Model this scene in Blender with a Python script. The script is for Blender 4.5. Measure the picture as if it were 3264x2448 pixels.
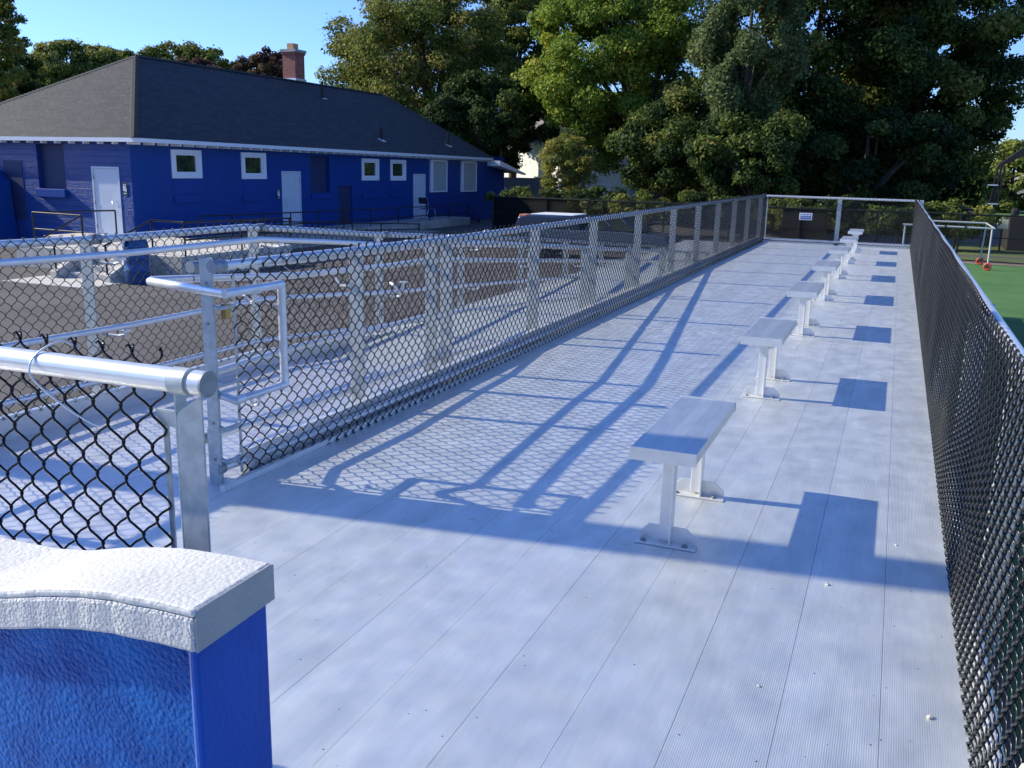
import bpy, math, random
import numpy as np
from mathutils import Vector, Matrix
random.seed(7)
for o in list(bpy.data.objects): bpy.data.objects.remove(o)
S = bpy.context.scene
col = S.collection
rad = math.radians

# ------------------------------------------------------------------ camera
F_PX, YAW, PITCH, ROLL = 2941.05, -0.385835, -0.229587, -0.0221355
CAM = np.array([1.51353, 0.0, 1.51329])
def cam_axes():
    cy, sy, cp, sp = math.cos(YAW), math.sin(YAW), math.cos(PITCH), math.sin(PITCH)
    f = np.array([sy*cp, cy*cp, sp]); r = np.array([cy, -sy, 0.]); d = np.cross(f, r)
    c, s = math.cos(ROLL), math.sin(ROLL)
    return c*r + s*d, -s*r + c*d, f
RX, DN, FW = cam_axes()
def at(u, v, axis, val):
    """point of the measured photo ray (u, v) at a known world plane"""
    d = RX*(u-1632)/F_PX + DN*(v-1224)/F_PX + FW
    return CAM + d*((val-CAM[axis])/d[axis])
cd = bpy.data.cameras.new('camera'); co = bpy.data.objects.new('camera', cd); col.objects.link(co)
cd.sensor_width = 36; cd.lens = F_PX/3264*36; cd.clip_start = .05; cd.clip_end = 2000
m = Matrix(((RX[0], -DN[0], -FW[0], CAM[0]), (RX[1], -DN[1], -FW[1], CAM[1]), (RX[2], -DN[2], -FW[2], CAM[2]), (0, 0, 0, 1)))
co.matrix_world = m; S.camera = co
S.render.resolution_x = 1024; S.render.resolution_y = 768

# ------------------------------------------------------------------ light
SUN = Vector((-1, -.13, 1/1.61)).normalized()       # towards the sun
W = bpy.data.worlds.new("World"); S.world = W; W.use_nodes = True
wn = W.node_tree; bg = wn.nodes['Background']
sky = wn.nodes.new('ShaderNodeTexSky'); sky.sky_type = 'NISHITA'; sky.sun_disc = False
sky.sun_elevation = math.asin(SUN.z); sky.sun_rotation = math.atan2(SUN.x, SUN.y)
sky.air_density = 1.0; sky.dust_density = .3; sky.ozone_density = 3.5; sky.altitude = 50
wb = wn.nodes.new('ShaderNodeVectorMath'); wb.operation = 'MULTIPLY'; wb.inputs[1].default_value = (.64, .84, 1.36)   # cool white balance of the clear sky
wn.links.new(sky.outputs[0], wb.inputs[0]); wn.links.new(wb.outputs[0], bg.inputs[0]); bg.inputs[1].default_value = .125
sl = bpy.data.lights.new('sun', 'SUN'); sl.energy = 5.0; sl.angle = rad(.5); sl.color = (1, .94, .76)
so = bpy.data.objects.new('sun', sl); col.objects.link(so); so.rotation_euler = (-SUN).to_track_quat('-Z', 'Y').to_euler()
S.view_settings.view_transform = 'Standard'; S.view_settings.look = 'None'; S.view_settings.exposure = 0.56; S.view_settings.gamma = 1

# ------------------------------------------------------------------ materials
def mat(name, color, rough=.6, metal=0., c2=None, nscale=8., ndetail=6., bump=0., bscale=60., spec=.5, coat=0., lo=.35, hi=.65, stretch=None):
    M = bpy.data.materials.new(name); M.use_nodes = True; nt = M.node_tree; N = nt.nodes; L = nt.links
    b = N['Principled BSDF']; b.inputs['Roughness'].default_value = rough; b.inputs['Metallic'].default_value = metal
    b.inputs['Base Color'].default_value = (*color, 1); b.inputs['Specular IOR Level'].default_value = spec
    if coat: b.inputs['Coat Weight'].default_value = coat; b.inputs['Coat Roughness'].default_value = .15
    tc = N.new('ShaderNodeTexCoord'); src = tc.outputs['Object']
    if stretch:
        mp = N.new('ShaderNodeMapping'); mp.inputs['Scale'].default_value = stretch; L.new(src, mp.inputs[0]); src = mp.outputs[0]
    if c2:
        n = N.new('ShaderNodeTexNoise'); n.inputs['Scale'].default_value = nscale; n.inputs['Detail'].default_value = ndetail; L.new(src, n.inputs[0])
        r = N.new('ShaderNodeValToRGB'); r.color_ramp.elements[0].position = lo; r.color_ramp.elements[1].position = hi
        r.color_ramp.elements[0].color = (*color, 1); r.color_ramp.elements[1].color = (*c2, 1)
        L.new(n.outputs[0], r.inputs[0]); L.new(r.outputs[0], b.inputs['Base Color'])
    if bump:
        n = N.new('ShaderNodeTexNoise'); n.inputs['Scale'].default_value = bscale; n.inputs['Detail'].default_value = 5; L.new(src, n.inputs[0])
        bp = N.new('ShaderNodeBump'); bp.inputs['Strength'].default_value = min(1, bump); bp.inputs['Distance'].default_value = .02
        L.new(n.outputs[0], bp.inputs['Height']); L.new(bp.outputs[0], b.inputs['Normal'])
    return M
def nodes_of(M): return M.node_tree.nodes, M.node_tree.links, M.node_tree.nodes['Principled BSDF']

ALU = mat('brushed_aluminium', (.66, .67, .68), .36, .55, (.72, .73, .74), 14)
ALU_SEAT = mat('seat_aluminium', (.60, .62, .62), .38, .75, (.68, .70, .69), 6, stretch=(6, 1, 1))
GALV = mat('galvanised_steel', (.38, .41, .41), .5, .35, (.50, .53, .53), 30)
MILL = mat('mill_aluminium', (.72, .71, .68), .42, .6, (.80, .79, .76), 12)
ZINC = mat('zinc_cap', (.25, .27, .29), .55, .6, (.33, .35, .37), 40)
VINYL = mat('black_vinyl_wire', (.006, .006, .006), .22, 0, spec=.34)
BRASS = mat('brass', (.45, .30, .10), .45, .8)
BLUE = (.002, .044, .22)
WHITE = mat('white_paint', (.74, .75, .77), .45)
DOORP = mat('pale_grey_door_paint', (.50, .55, .62), .4, c2=(.54, .59, .66), nscale=3)
RAILP = mat('dark_brown_rail_paint', (.014, .011, .010), .35, spec=.3)
GLASS = mat('dark_glass', (.02, .028, .022), .03, 0, (.05, .07, .03), 2.5, spec=.9)
CONC = mat('concrete', (.42, .39, .34), .85, 0, (.55, .52, .46), 3, bump=.3)
CONCD = mat('weathered_concrete', (.30, .28, .25), .9, 0, (.42, .39, .35), 2.2, bump=.4)
CANVAS = mat('dark_window_panel', (.010, .022, .085), .6)
BOARD = mat('grey_board', (.34, .36, .36), .75, 0, (.40, .41, .40), 5)
BARRELP = mat('blue_plastic', (.012, .075, .24), .4)
DARKFAB = mat('dark_mesh_fabric', (.005, .007, .007), .8, spec=.2)
DKSTEEL = mat('black_fence_steel', (.007, .008, .008), .35, spec=.3)
WOODRUST = mat('rusty_steel', (.20, .085, .045), .7, .2, (.30, .16, .10), 10)
RUBBER = mat('black_rubber', (.02, .02, .02), .7)
REDP = mat('red_wheel_plastic', (.55, .05, .02), .4)
WEBP = mat('white_tube_paint', (.36, .38, .37), .35)

# deck planks: ribbed, slightly stained aluminium
def make_deck(name, c1, c2, axis='X'):
    M = mat(name, c1, .4, .68, c2, 5.5, 10, lo=.3, hi=.7, stretch=(1.5, .7, 1)); N, L, b = nodes_of(M)
    tc = N.new('ShaderNodeTexCoord'); sp = N.new('ShaderNodeSeparateXYZ'); L.new(tc.outputs['Object'], sp.inputs[0])
    mul = N.new('ShaderNodeMath'); mul.operation = 'MULTIPLY'; mul.inputs[1].default_value = 2*math.pi/.0062; L.new(sp.outputs[0 if axis == 'X' else 1], mul.inputs[0])
    sn = N.new('ShaderNodeMath'); sn.operation = 'SINE'; L.new(mul.outputs[0], sn.inputs[0])
    bp = N.new('ShaderNodeBump'); bp.inputs['Strength'].default_value = .25; bp.inputs['Distance'].default_value = .001; L.new(sn.outputs[0], bp.inputs['Height'])
    L.new(bp.outputs[0], b.inputs['Normal'])
    # roughness blotches
    n = N.new('ShaderNodeTexNoise'); n.inputs['Scale'].default_value = 8; n.inputs['Detail'].default_value = 8; L.new(tc.outputs['Object'], n.inputs[0])
    mr = N.new('ShaderNodeMapRange'); mr.inputs[1].default_value = .3; mr.inputs[2].default_value = .7; mr.inputs[3].default_value = .38; mr.inputs[4].default_value = .50
    L.new(n.outputs[0], mr.inputs[0]); L.new(mr.outputs[0], b.inputs['Roughness'])
    # speckle stains and small rust marks
    base = b.inputs['Base Color'].links[0].from_socket
    n2 = N.new('ShaderNodeTexNoise'); n2.inputs['Scale'].default_value = 9; n2.inputs['Detail'].default_value = 3; L.new(tc.outputs['Object'], n2.inputs[0])
    r2 = N.new('ShaderNodeValToRGB'); r2.color_ramp.elements[0].position = .70; r2.color_ramp.elements[1].position = .80; L.new(n2.outputs[0], r2.inputs[0])
    mx = N.new('ShaderNodeMix'); mx.data_type = 'RGBA'; L.new(r2.outputs[0], mx.inputs[0]); L.new(base, mx.inputs[6]); mx.inputs[7].default_value = (.62, .50, .40, 1)
    v = N.new('ShaderNodeTexVoronoi'); v.inputs['Scale'].default_value = 13; L.new(tc.outputs['Object'], v.inputs[0])
    r3 = N.new('ShaderNodeValToRGB'); r3.color_ramp.elements[0].position = .034; r3.color_ramp.elements[0].color = (1, 1, 1, 1); r3.color_ramp.elements[1].position = .044; r3.color_ramp.elements[1].color = (0, 0, 0, 1)
    L.new(v.outputs['Distance'], r3.inputs[0])
    mx2 = N.new('ShaderNodeMix'); mx2.data_type = 'RGBA'; L.new(r3.outputs[0], mx2.inputs[0]); L.new(mx.outputs[2], mx2.inputs[6]); mx2.inputs[7].default_value = (.06, .055, .05, 1)
    mps = N.new('ShaderNodeMapping'); mps.inputs['Scale'].default_value = (38, 3, 1); mps.inputs['Rotation'].default_value = (0, 0, .35); L.new(tc.outputs['Object'], mps.inputs[0])
    ns = N.new('ShaderNodeTexNoise'); ns.inputs['Scale'].default_value = 1.6; ns.inputs['Detail'].default_value = 6; L.new(mps.outputs[0], ns.inputs[0])
    rs = N.new('ShaderNodeMapRange'); rs.inputs[1].default_value = .35; rs.inputs[2].default_value = .7; rs.inputs[3].default_value = .96; rs.inputs[4].default_value = 1.03; L.new(ns.outputs[0], rs.inputs[0])
    vs = N.new('ShaderNodeVectorMath'); vs.operation = 'SCALE'; L.new(mx2.outputs[2], vs.inputs[0]); L.new(rs.outputs[0], vs.inputs['Scale'])
    fl0 = N.new('ShaderNodeMath'); fl0.operation = 'DIVIDE'; fl0.inputs[1].default_value = .27 if axis == 'X' else .2; L.new(sp.outputs[0], fl0.inputs[0])
    fl1 = N.new('ShaderNodeMath'); fl1.operation = 'FLOOR'; L.new(fl0.outputs[0], fl1.inputs[0])
    fl2 = N.new('ShaderNodeMath'); fl2.operation = 'DIVIDE'; fl2.inputs[1].default_value = 5.58; L.new(sp.outputs[1], fl2.inputs[0])
    fl3 = N.new('ShaderNodeMath'); fl3.operation = 'FLOOR'; L.new(fl2.outputs[0], fl3.inputs[0])
    cbn = N.new('ShaderNodeCombineXYZ'); L.new(fl1.outputs[0], cbn.inputs[0]); L.new(fl3.outputs[0], cbn.inputs[1])
    wnn = N.new('ShaderNodeTexWhiteNoise'); L.new(cbn.outputs[0], wnn.inputs[0]); mrr = N.new('ShaderNodeMapRange'); mrr.inputs[3].default_value = .95; mrr.inputs[4].default_value = 1.04; L.new(wnn.outputs['Value'], mrr.inputs[0])
    scl = N.new('ShaderNodeVectorMath'); scl.operation = 'SCALE'; L.new(vs.outputs[0], scl.inputs[0]); L.new(mrr.outputs[0], scl.inputs['Scale'])
    L.new(scl.outputs[0], b.inputs['Base Color'])
    return M
DECK = make_deck('ribbed_deck_aluminium', (.63, .645, .62), (.80, .81, .77))
LAND = make_deck('ribbed_landing_aluminium', (.60, .60, .61), (.70, .70, .71), 'Y')

# painted block wall
def make_block(name, plane):
    M = mat(name, BLUE, .45 if plane else .36, 0, spec=.28 if plane else .35); N, L, b = nodes_of(M)
    tc = N.new('ShaderNodeTexCoord'); sp = N.new('ShaderNodeSeparateXYZ'); cb = N.new('ShaderNodeCombineXYZ'); L.new(tc.outputs['Object'], sp.inputs[0])
    L.new(sp.outputs[plane], cb.inputs[0]); L.new(sp.outputs[2], cb.inputs[1])
    br = N.new('ShaderNodeTexBrick'); br.inputs['Scale'].default_value = 1; br.inputs['Brick Width'].default_value = .40; br.inputs['Row Height'].default_value = .2
    br.inputs['Mortar Size'].default_value = .008; br.inputs['Mortar Smooth'].default_value = .4; L.new(cb.outputs[0], br.inputs[0])
    n = N.new('ShaderNodeTexNoise'); n.inputs['Scale'].default_value = 28; n.inputs['Detail'].default_value = 5; L.new(tc.outputs['Object'], n.inputs[0])
    ad = N.new('ShaderNodeMath'); ad.operation = 'MULTIPLY_ADD'; L.new(br.outputs['Fac'], ad.inputs[0]); ad.inputs[1].default_value = -1.; L.new(n.outputs[0], ad.inputs[2])
    bp = N.new('ShaderNodeBump'); bp.inputs['Strength'].default_value = .35 if plane else 1.; bp.inputs['Distance'].default_value = .012 if plane else .03; L.new(ad.outputs[0], bp.inputs['Height']); L.new(bp.outputs[0], b.inputs['Normal'])
    n2 = N.new('ShaderNodeTexNoise'); n2.inputs['Scale'].default_value = 1.2; L.new(tc.outputs['Object'], n2.inputs[0])
    r = N.new('ShaderNodeValToRGB'); r.color_ramp.elements[0].color = (.002, .036, .19, 1); r.color_ramp.elements[1].color = (.003, .048, .25, 1); L.new(n2.outputs[0], r.inputs[0]); L.new(r.outputs[0], b.inputs['Base Color'])
    return M
BLOCKX = make_block('blue_block_wall_end', 0); BLOCKY = make_block('blue_block_wall_side', 1)
BLUEP = mat('blue_gloss_paint', BLUE, .42, 0, (.004, .044, .25), 2, bump=.1, bscale=30, spec=.3)

def make_roof():
    M = mat('grey_shingles', (.11, .11, .115), .85); N, L, b = nodes_of(M)
    tc = N.new('ShaderNodeTexCoord'); uv = tc.outputs['UV']
    br = N.new('ShaderNodeTexBrick'); br.inputs['Scale'].default_value = 1; br.inputs['Brick Width'].default_value = .33; br.inputs['Row Height'].default_value = .15
    br.inputs['Mortar Size'].default_value = .012; br.inputs['Mortar Smooth'].default_value = .3; br.inputs['Color1'].default_value = (.021, .021, .022, 1); br.inputs['Color2'].default_value = (.042, .042, .041, 1); br.inputs['Mortar'].default_value = (.008, .008, .009, 1); br.inputs['Bias'].default_value = 0
    L.new(uv, br.inputs[0]); n = N.new('ShaderNodeTexNoise'); n.inputs['Scale'].default_value = 1.1; n.inputs['Detail'].default_value = 5; L.new(uv, n.inputs[0])
    mr = N.new('ShaderNodeMapRange'); mr.inputs[3].default_value = .75; mr.inputs[4].default_value = 1.25; L.new(n.outputs[0], mr.inputs[0])
    mx = N.new('ShaderNodeVectorMath'); mx.operation = 'SCALE'; L.new(br.outputs[0], mx.inputs[0]); L.new(mr.outputs[0], mx.inputs['Scale']); L.new(mx.outputs[0], b.inputs['Base Color'])
    # course steps catch light
    sp = N.new('ShaderNodeSeparateXYZ'); L.new(uv, sp.inputs[0]); dv = N.new('ShaderNodeMath'); dv.operation = 'DIVIDE'; dv.inputs[1].default_value = .15; L.new(sp.outputs[1], dv.inputs[0])
    fr = N.new('ShaderNodeMath'); fr.operation = 'FRACT'; L.new(dv.outputs[0], fr.inputs[0])
    n3 = N.new('ShaderNodeTexNoise'); n3.inputs['Scale'].default_value = 7; L.new(uv, n3.inputs[0])
    a = N.new('ShaderNodeMath'); a.operation = 'ADD'; L.new(fr.outputs[0], a.inputs[0]); L.new(n3.outputs[0], a.inputs[1])
    bp = N.new('ShaderNodeBump'); bp.invert = True; bp.inputs['Strength'].default_value = .8; bp.inputs['Distance'].default_value = .02; L.new(a.outputs[0], bp.inputs['Height']); L.new(bp.outputs[0], b.inputs['Normal'])
    return M
ROOF = make_roof()

def make_brick():
    M = mat('red_brick', (.30, .08, .05), .8); N, L, b = nodes_of(M)
    tc = N.new('ShaderNodeTexCoord'); sp = N.new('ShaderNodeSeparateXYZ'); cb = N.new('ShaderNodeCombineXYZ'); L.new(tc.outputs['Object'], sp.inputs[0])
    a = N.new('ShaderNodeMath'); a.operation = 'ADD'; L.new(sp.outputs[0], a.inputs[0]); L.new(sp.outputs[1], a.inputs[1]); L.new(a.outputs[0], cb.inputs[0]); L.new(sp.outputs[2], cb.inputs[1])
    br = N.new('ShaderNodeTexBrick'); br.inputs['Scale'].default_value = 1; br.inputs['Brick Width'].default_value = .2; br.inputs['Row Height'].default_value = .075; br.inputs['Mortar Size'].default_value = .008
    br.inputs['Color1'].default_value = (.26, .06, .035, 1); br.inputs['Color2'].default_value = (.36, .10, .06, 1); br.inputs['Mortar'].default_value = (.22, .17, .15, 1)
    L.new(cb.outputs[0], br.inputs[0]); L.new(br.outputs[0], b.inputs['Base Color']); return M
BRICK = make_brick()

def make_rough(name, c, bumpd, c2=None, scale=90., rough=.7, spec=.4):
    M = mat(name, c, rough, 0, c2, 6, spec=spec); N, L, b = nodes_of(M)
    tc = N.new('ShaderNodeTexCoord'); n = N.new('ShaderNodeTexNoise'); n.inputs['Scale'].default_value = scale; n.inputs['Detail'].default_value = 5; n.inputs['Roughness'].default_value = .6; L.new(tc.outputs['Object'], n.inputs[0])
    v = N.new('ShaderNodeTexVoronoi'); v.inputs['Scale'].default_value = scale*1.1; L.new(tc.outputs['Object'], v.inputs[0])
    a = N.new('ShaderNodeMath'); a.operation = 'MULTIPLY_ADD'; L.new(v.outputs['Distance'], a.inputs[0]); a.inputs[1].default_value = -.6; L.new(n.outputs[0], a.inputs[2])
    bp = N.new('ShaderNodeBump'); bp.inputs['Strength'].default_value = 1.; bp.inputs['Distance'].default_value = bumpd; L.new(a.outputs[0], bp.inputs['Height']); L.new(bp.outputs[0], b.inputs['Normal']); return M
CAPTOP = make_rough('white_cap_paint', (.62, .61, .57), .0022, (.55, .54, .51), 85, .6)
CAPSIDE = make_rough('rough_cap_side', (.62, .62, .63), .012, None, 130)
CAPEND = make_rough('bare_cap_end', (.30, .31, .31), .003, (.36, .36, .34), 50)
PILROUGH = make_rough('rough_blue_block', (.002, .055, .27), .009, (.010, .12, .42), 85, .55, .06)
PILSMOOTH = make_rough('smooth_blue_paint', (.001, .062, .34), .0012, (.001, .075, .39), 60, .5, .2)

ASPH = mat('asphalt', (.066, .058, .053), .9, 0, (.098, .087, .080), .45, 9, bump=.4, bscale=120)
def leafmat(name, stops, rough=.55):
    M = bpy.data.materials.new(name); M.use_nodes = True; nt = M.node_tree; N = nt.nodes; L = nt.links; b = N['Principled BSDF']
    at_ = N.new('ShaderNodeAttribute'); at_.attribute_name = 'tone'; r = N.new('ShaderNodeValToRGB'); cr = r.color_ramp
    for i, (p, c) in enumerate(stops):
        e = cr.elements[i] if i < 2 else cr.elements.new(p)
        e.position = p; e.color = (*c, 1)
    L.new(at_.outputs['Fac'], r.inputs[0]); L.new(r.outputs[0], b.inputs['Base Color']); b.inputs['Roughness'].default_value = .7; b.inputs['Specular IOR Level'].default_value = .2
    tr = N.new('ShaderNodeBsdfTranslucent'); sc = N.new('ShaderNodeVectorMath'); sc.operation = 'SCALE'; sc.inputs['Scale'].default_value = 1.3; L.new(r.outputs[0], sc.inputs[0]); L.new(sc.outputs[0], tr.inputs[0])
    ms = N.new('ShaderNodeMixShader'); ms.inputs[0].default_value = .3; L.new(b.outputs[0], ms.inputs[1]); L.new(tr.outputs[0], ms.inputs[2]); L.new(ms.outputs[0], N['Material Output'].inputs[0]); return M
LF_MAPLE = leafmat('maple_leaves', [(0, (.055, .085, .014)), (.45, (.135, .165, .028)), (.8, (.27, .255, .055)), (1, (.42, .27, .08))])
LF_BRIGHT = leafmat('bright_leaves', [(0, (.075, .135, .016)), (.5, (.19, .255, .028)), (.88, (.34, .37, .055)), (1, (.52, .36, .06))])
LF_DARK = leafmat('dark_leaves', [(0, (.012, .030, .008)), (.45, (.040, .070, .014)), (.75, (.13, .165, .030)), (.92, (.21, .22, .05)), (1, (.30, .20, .05))])  # upper stops: warm leaf tips, plus sunlit spots put into the colour
LF_PALE = leafmat('pale_leaves', [(0, (.075, .110, .038)), (.6, (.135, .170, .060)), (1, (.23, .24, .09))])
LF_YEL = leafmat('yellowing_leaves', [(0, (.085, .125, .026)), (.5, (.22, .24, .05)), (1, (.52, .40, .07))])
LF_PURP = leafmat('purple_leaves', [(0, (.042, .022, .020)), (.7, (.095, .050, .036)), (1, (.14, .105, .04))])
BARK = mat('bark', (.06, .048, .038), .95, 0, (.10, .08, .06), 6, bump=.5, bscale=20)

# ------------------------------------------------------------------ mesh helpers
def tag(o, label=None, cat=None, group=None, kind=None):
    if label: o['label'] = label
    if cat: o['category'] = cat
    if group: o['group'] = group
    if kind: o['kind'] = kind
    return o
def thing(name, label, cat, loc=(0, 0, 0), group=None):
    o = bpy.data.objects.new(name, None); col.objects.link(o); o.location = loc; o.empty_display_size = .2
    return tag(o, label, cat, group)
def smooth(pts, k=6):
    P = [Vector(p) for p in pts]; P = [P[0]*2-P[1]] + P + [P[-1]*2-P[-2]]; out = []
    for i in range(1, len(P)-2):
        for j in range(k):
            t = j/k; a, b, c, d = P[i-1:i+3]
            out.append(.5*((2*b)+(c-a)*t+(2*a-5*b+4*c-d)*t*t+(3*b-a-3*c+d)*t**3))
    return out+[P[-2]]
class MB:
    def __init__(s): s.v = []; s.f = []; s.sm = []
    def quad(s, *p):
        b = len(s.v); s.v += [tuple(map(float, q)) for q in p]; s.f.append(tuple(range(b, b+len(p)))); s.sm.append(False)
    def hexa(s, c):
        b = len(s.v); s.v += [tuple(map(float, q)) for q in c]
        for f in ((0, 3, 2, 1), (4, 5, 6, 7), (0, 1, 5, 4), (1, 2, 6, 5), (2, 3, 7, 6), (3, 0, 4, 7)): s.f.append(tuple(b+i for i in f)); s.sm.append(False)
        return s
    def box(s, x0, x1, y0, y1, z0, z1):
        return s.hexa([(x0, y0, z0), (x1, y0, z0), (x1, y1, z0), (x0, y1, z0), (x0, y0, z1), (x1, y0, z1), (x1, y1, z1), (x0, y1, z1)])
    def prism(s, poly, vec):
        """extrude a planar polygon (3d points) by vec"""
        b = len(s.v); n = len(poly); vec = Vector(vec)
        s.v += [tuple(Vector(p)) for p in poly] + [tuple(Vector(p)+vec) for p in poly]
        s.f.append(tuple(b+i for i in range(n))[::-1]); s.f.append(tuple(b+n+i for i in range(n))); s.sm += [False, False]
        for i in range(n):
            j = (i+1) % n; s.f.append((b+i, b+j, b+n+j, b+n+i)); s.sm.append(False)
        return s
    def tube(s, pts, r, n=12, caps=True, r1=None):
        pts = [Vector(p) for p in pts]; b = len(s.v); K = len(pts)
        up = None
        for i, p in enumerate(pts):
            t = (pts[min(i+1, K-1)] - pts[max(i-1, 0)]).normalized()
            if up is None: up = Vector((0, 0, 1)) if abs(t.z) < .9 else Vector((1, 0, 0))
            a = t.cross(up).normalized(); c = a.cross(t).normalized(); up = c
            # mitre correction
            k = 1.
            if 0 < i < K-1:
                d = (p-pts[i-1]).normalized().dot((pts[i+1]-p).normalized()); k = 1/max(.5, math.sqrt((1+max(-.5, d))/2))
            rr = r if r1 is None else r + (r1-r)*i/(K-1)
            for j in range(n):
                w = 2*math.pi*j/n; s.v.append(tuple(p + a*math.cos(w)*rr*k + c*math.sin(w)*rr))
        for i in range(K-1):
            for j in range(n):
                j2 = (j+1) % n; s.f.append((b+i*n+j, b+i*n+j2, b+(i+1)*n+j2, b+(i+1)*n+j)); s.sm.append(True)
        if caps:
            c0 = len(s.v); s.v += s.v[b:b+n] + s.v[b+(K-1)*n:b+K*n]
            s.f.append(tuple(c0+j for j in range(n))[::-1]); s.f.append(tuple(c0+n+j for j in range(n))); s.sm += [False, False]
        return s
    def ring(s, c, axis, R, r, n=20, k=6):
        axis = Vector(axis).normalized(); a = axis.orthogonal().normalized(); b_ = axis.cross(a); c = Vector(c)
        b = len(s.v)
        for i in range(n):
            w = 2*math.pi*i/n; d = a*math.cos(w)+b_*math.sin(w)
            for j in range(k):
                q = 2*math.pi*j/k; s.v.append(tuple(c + d*(R+r*math.cos(q)) + axis*r*math.sin(q)))
        for i in range(n):
            for j in range(k):
                i2 = (i+1) % n; j2 = (j+1) % k; s.f.append((b+i*k+j, b+i2*k+j, b+i2*k+j2, b+i*k+j2)); s.sm.append(True)
        return s
    def build(s, name, m, parent=None, bevel=0., label=None, kind=None):
        org = Vector(parent_loc(parent)) if parent else Vector((0, 0, 0))
        me = bpy.data.meshes.new(name); me.from_pydata([tuple(Vector(v)-org) for v in s.v], [], s.f)
        me.polygons.foreach_set('use_smooth', s.sm); me.materials.append(m); me.update()
        import bmesh
        bm = bmesh.new(); bm.from_mesh(me); bmesh.ops.recalc_face_normals(bm, faces=bm.faces); bm.to_mesh(me); bm.free()
        o = bpy.data.objects.new(name, me); col.objects.link(o)
        if parent: o.parent = parent
        if bevel:
            bv = o.modifiers.new('bevel', 'BEVEL'); bv.width = bevel; bv.segments = 2; bv.limit_method = 'ANGLE'; bv.angle_limit = rad(40)
        if label: o['label'] = label
        if kind: o['kind'] = kind
        return o
def parent_loc(p):
    l = Vector((0, 0, 0))
    while p: l += p.location; p = p.parent
    return l
def np_mesh(name, V, Q, m, parent=None, smooth=True, tone=None):
    V = np.asarray(V, np.float32)
    if parent: V = V - np.array(parent_loc(parent), np.float32)
    me = bpy.data.meshes.new(name); nv, nf, k = len(V), len(Q), Q.shape[1]
    me.vertices.add(nv); me.vertices.foreach_set('co', V.ravel()); me.loops.add(nf*k); me.loops.foreach_set('vertex_index', Q.astype(np.int32).ravel())
    me.polygons.add(nf); me.polygons.foreach_set('loop_start', np.arange(0, nf*k, k, dtype=np.int32)); me.polygons.foreach_set('loop_total', np.full(nf, k, np.int32))
    me.polygons.foreach_set('use_smooth', np.full(nf, smooth)); me.materials.append(m)
    if tone is not None:
        a = me.attributes.new('tone', 'FLOAT', 'FACE'); a.data.foreach_set('value', tone.astype(np.float32))
    me.update(calc_edges=True); me.validate()
    o = bpy.data.objects.new(name, me); col.objects.link(o)
    if parent: o.parent = parent
    return o
def children_of(o): return [c for c in bpy.data.objects if c.parent == o]
def copy_tree(o, parent=None):
    c = o.copy(); col.objects.link(c); c.parent = parent
    for ch in children_of(o): copy_tree(ch, c)
    return c

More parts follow.
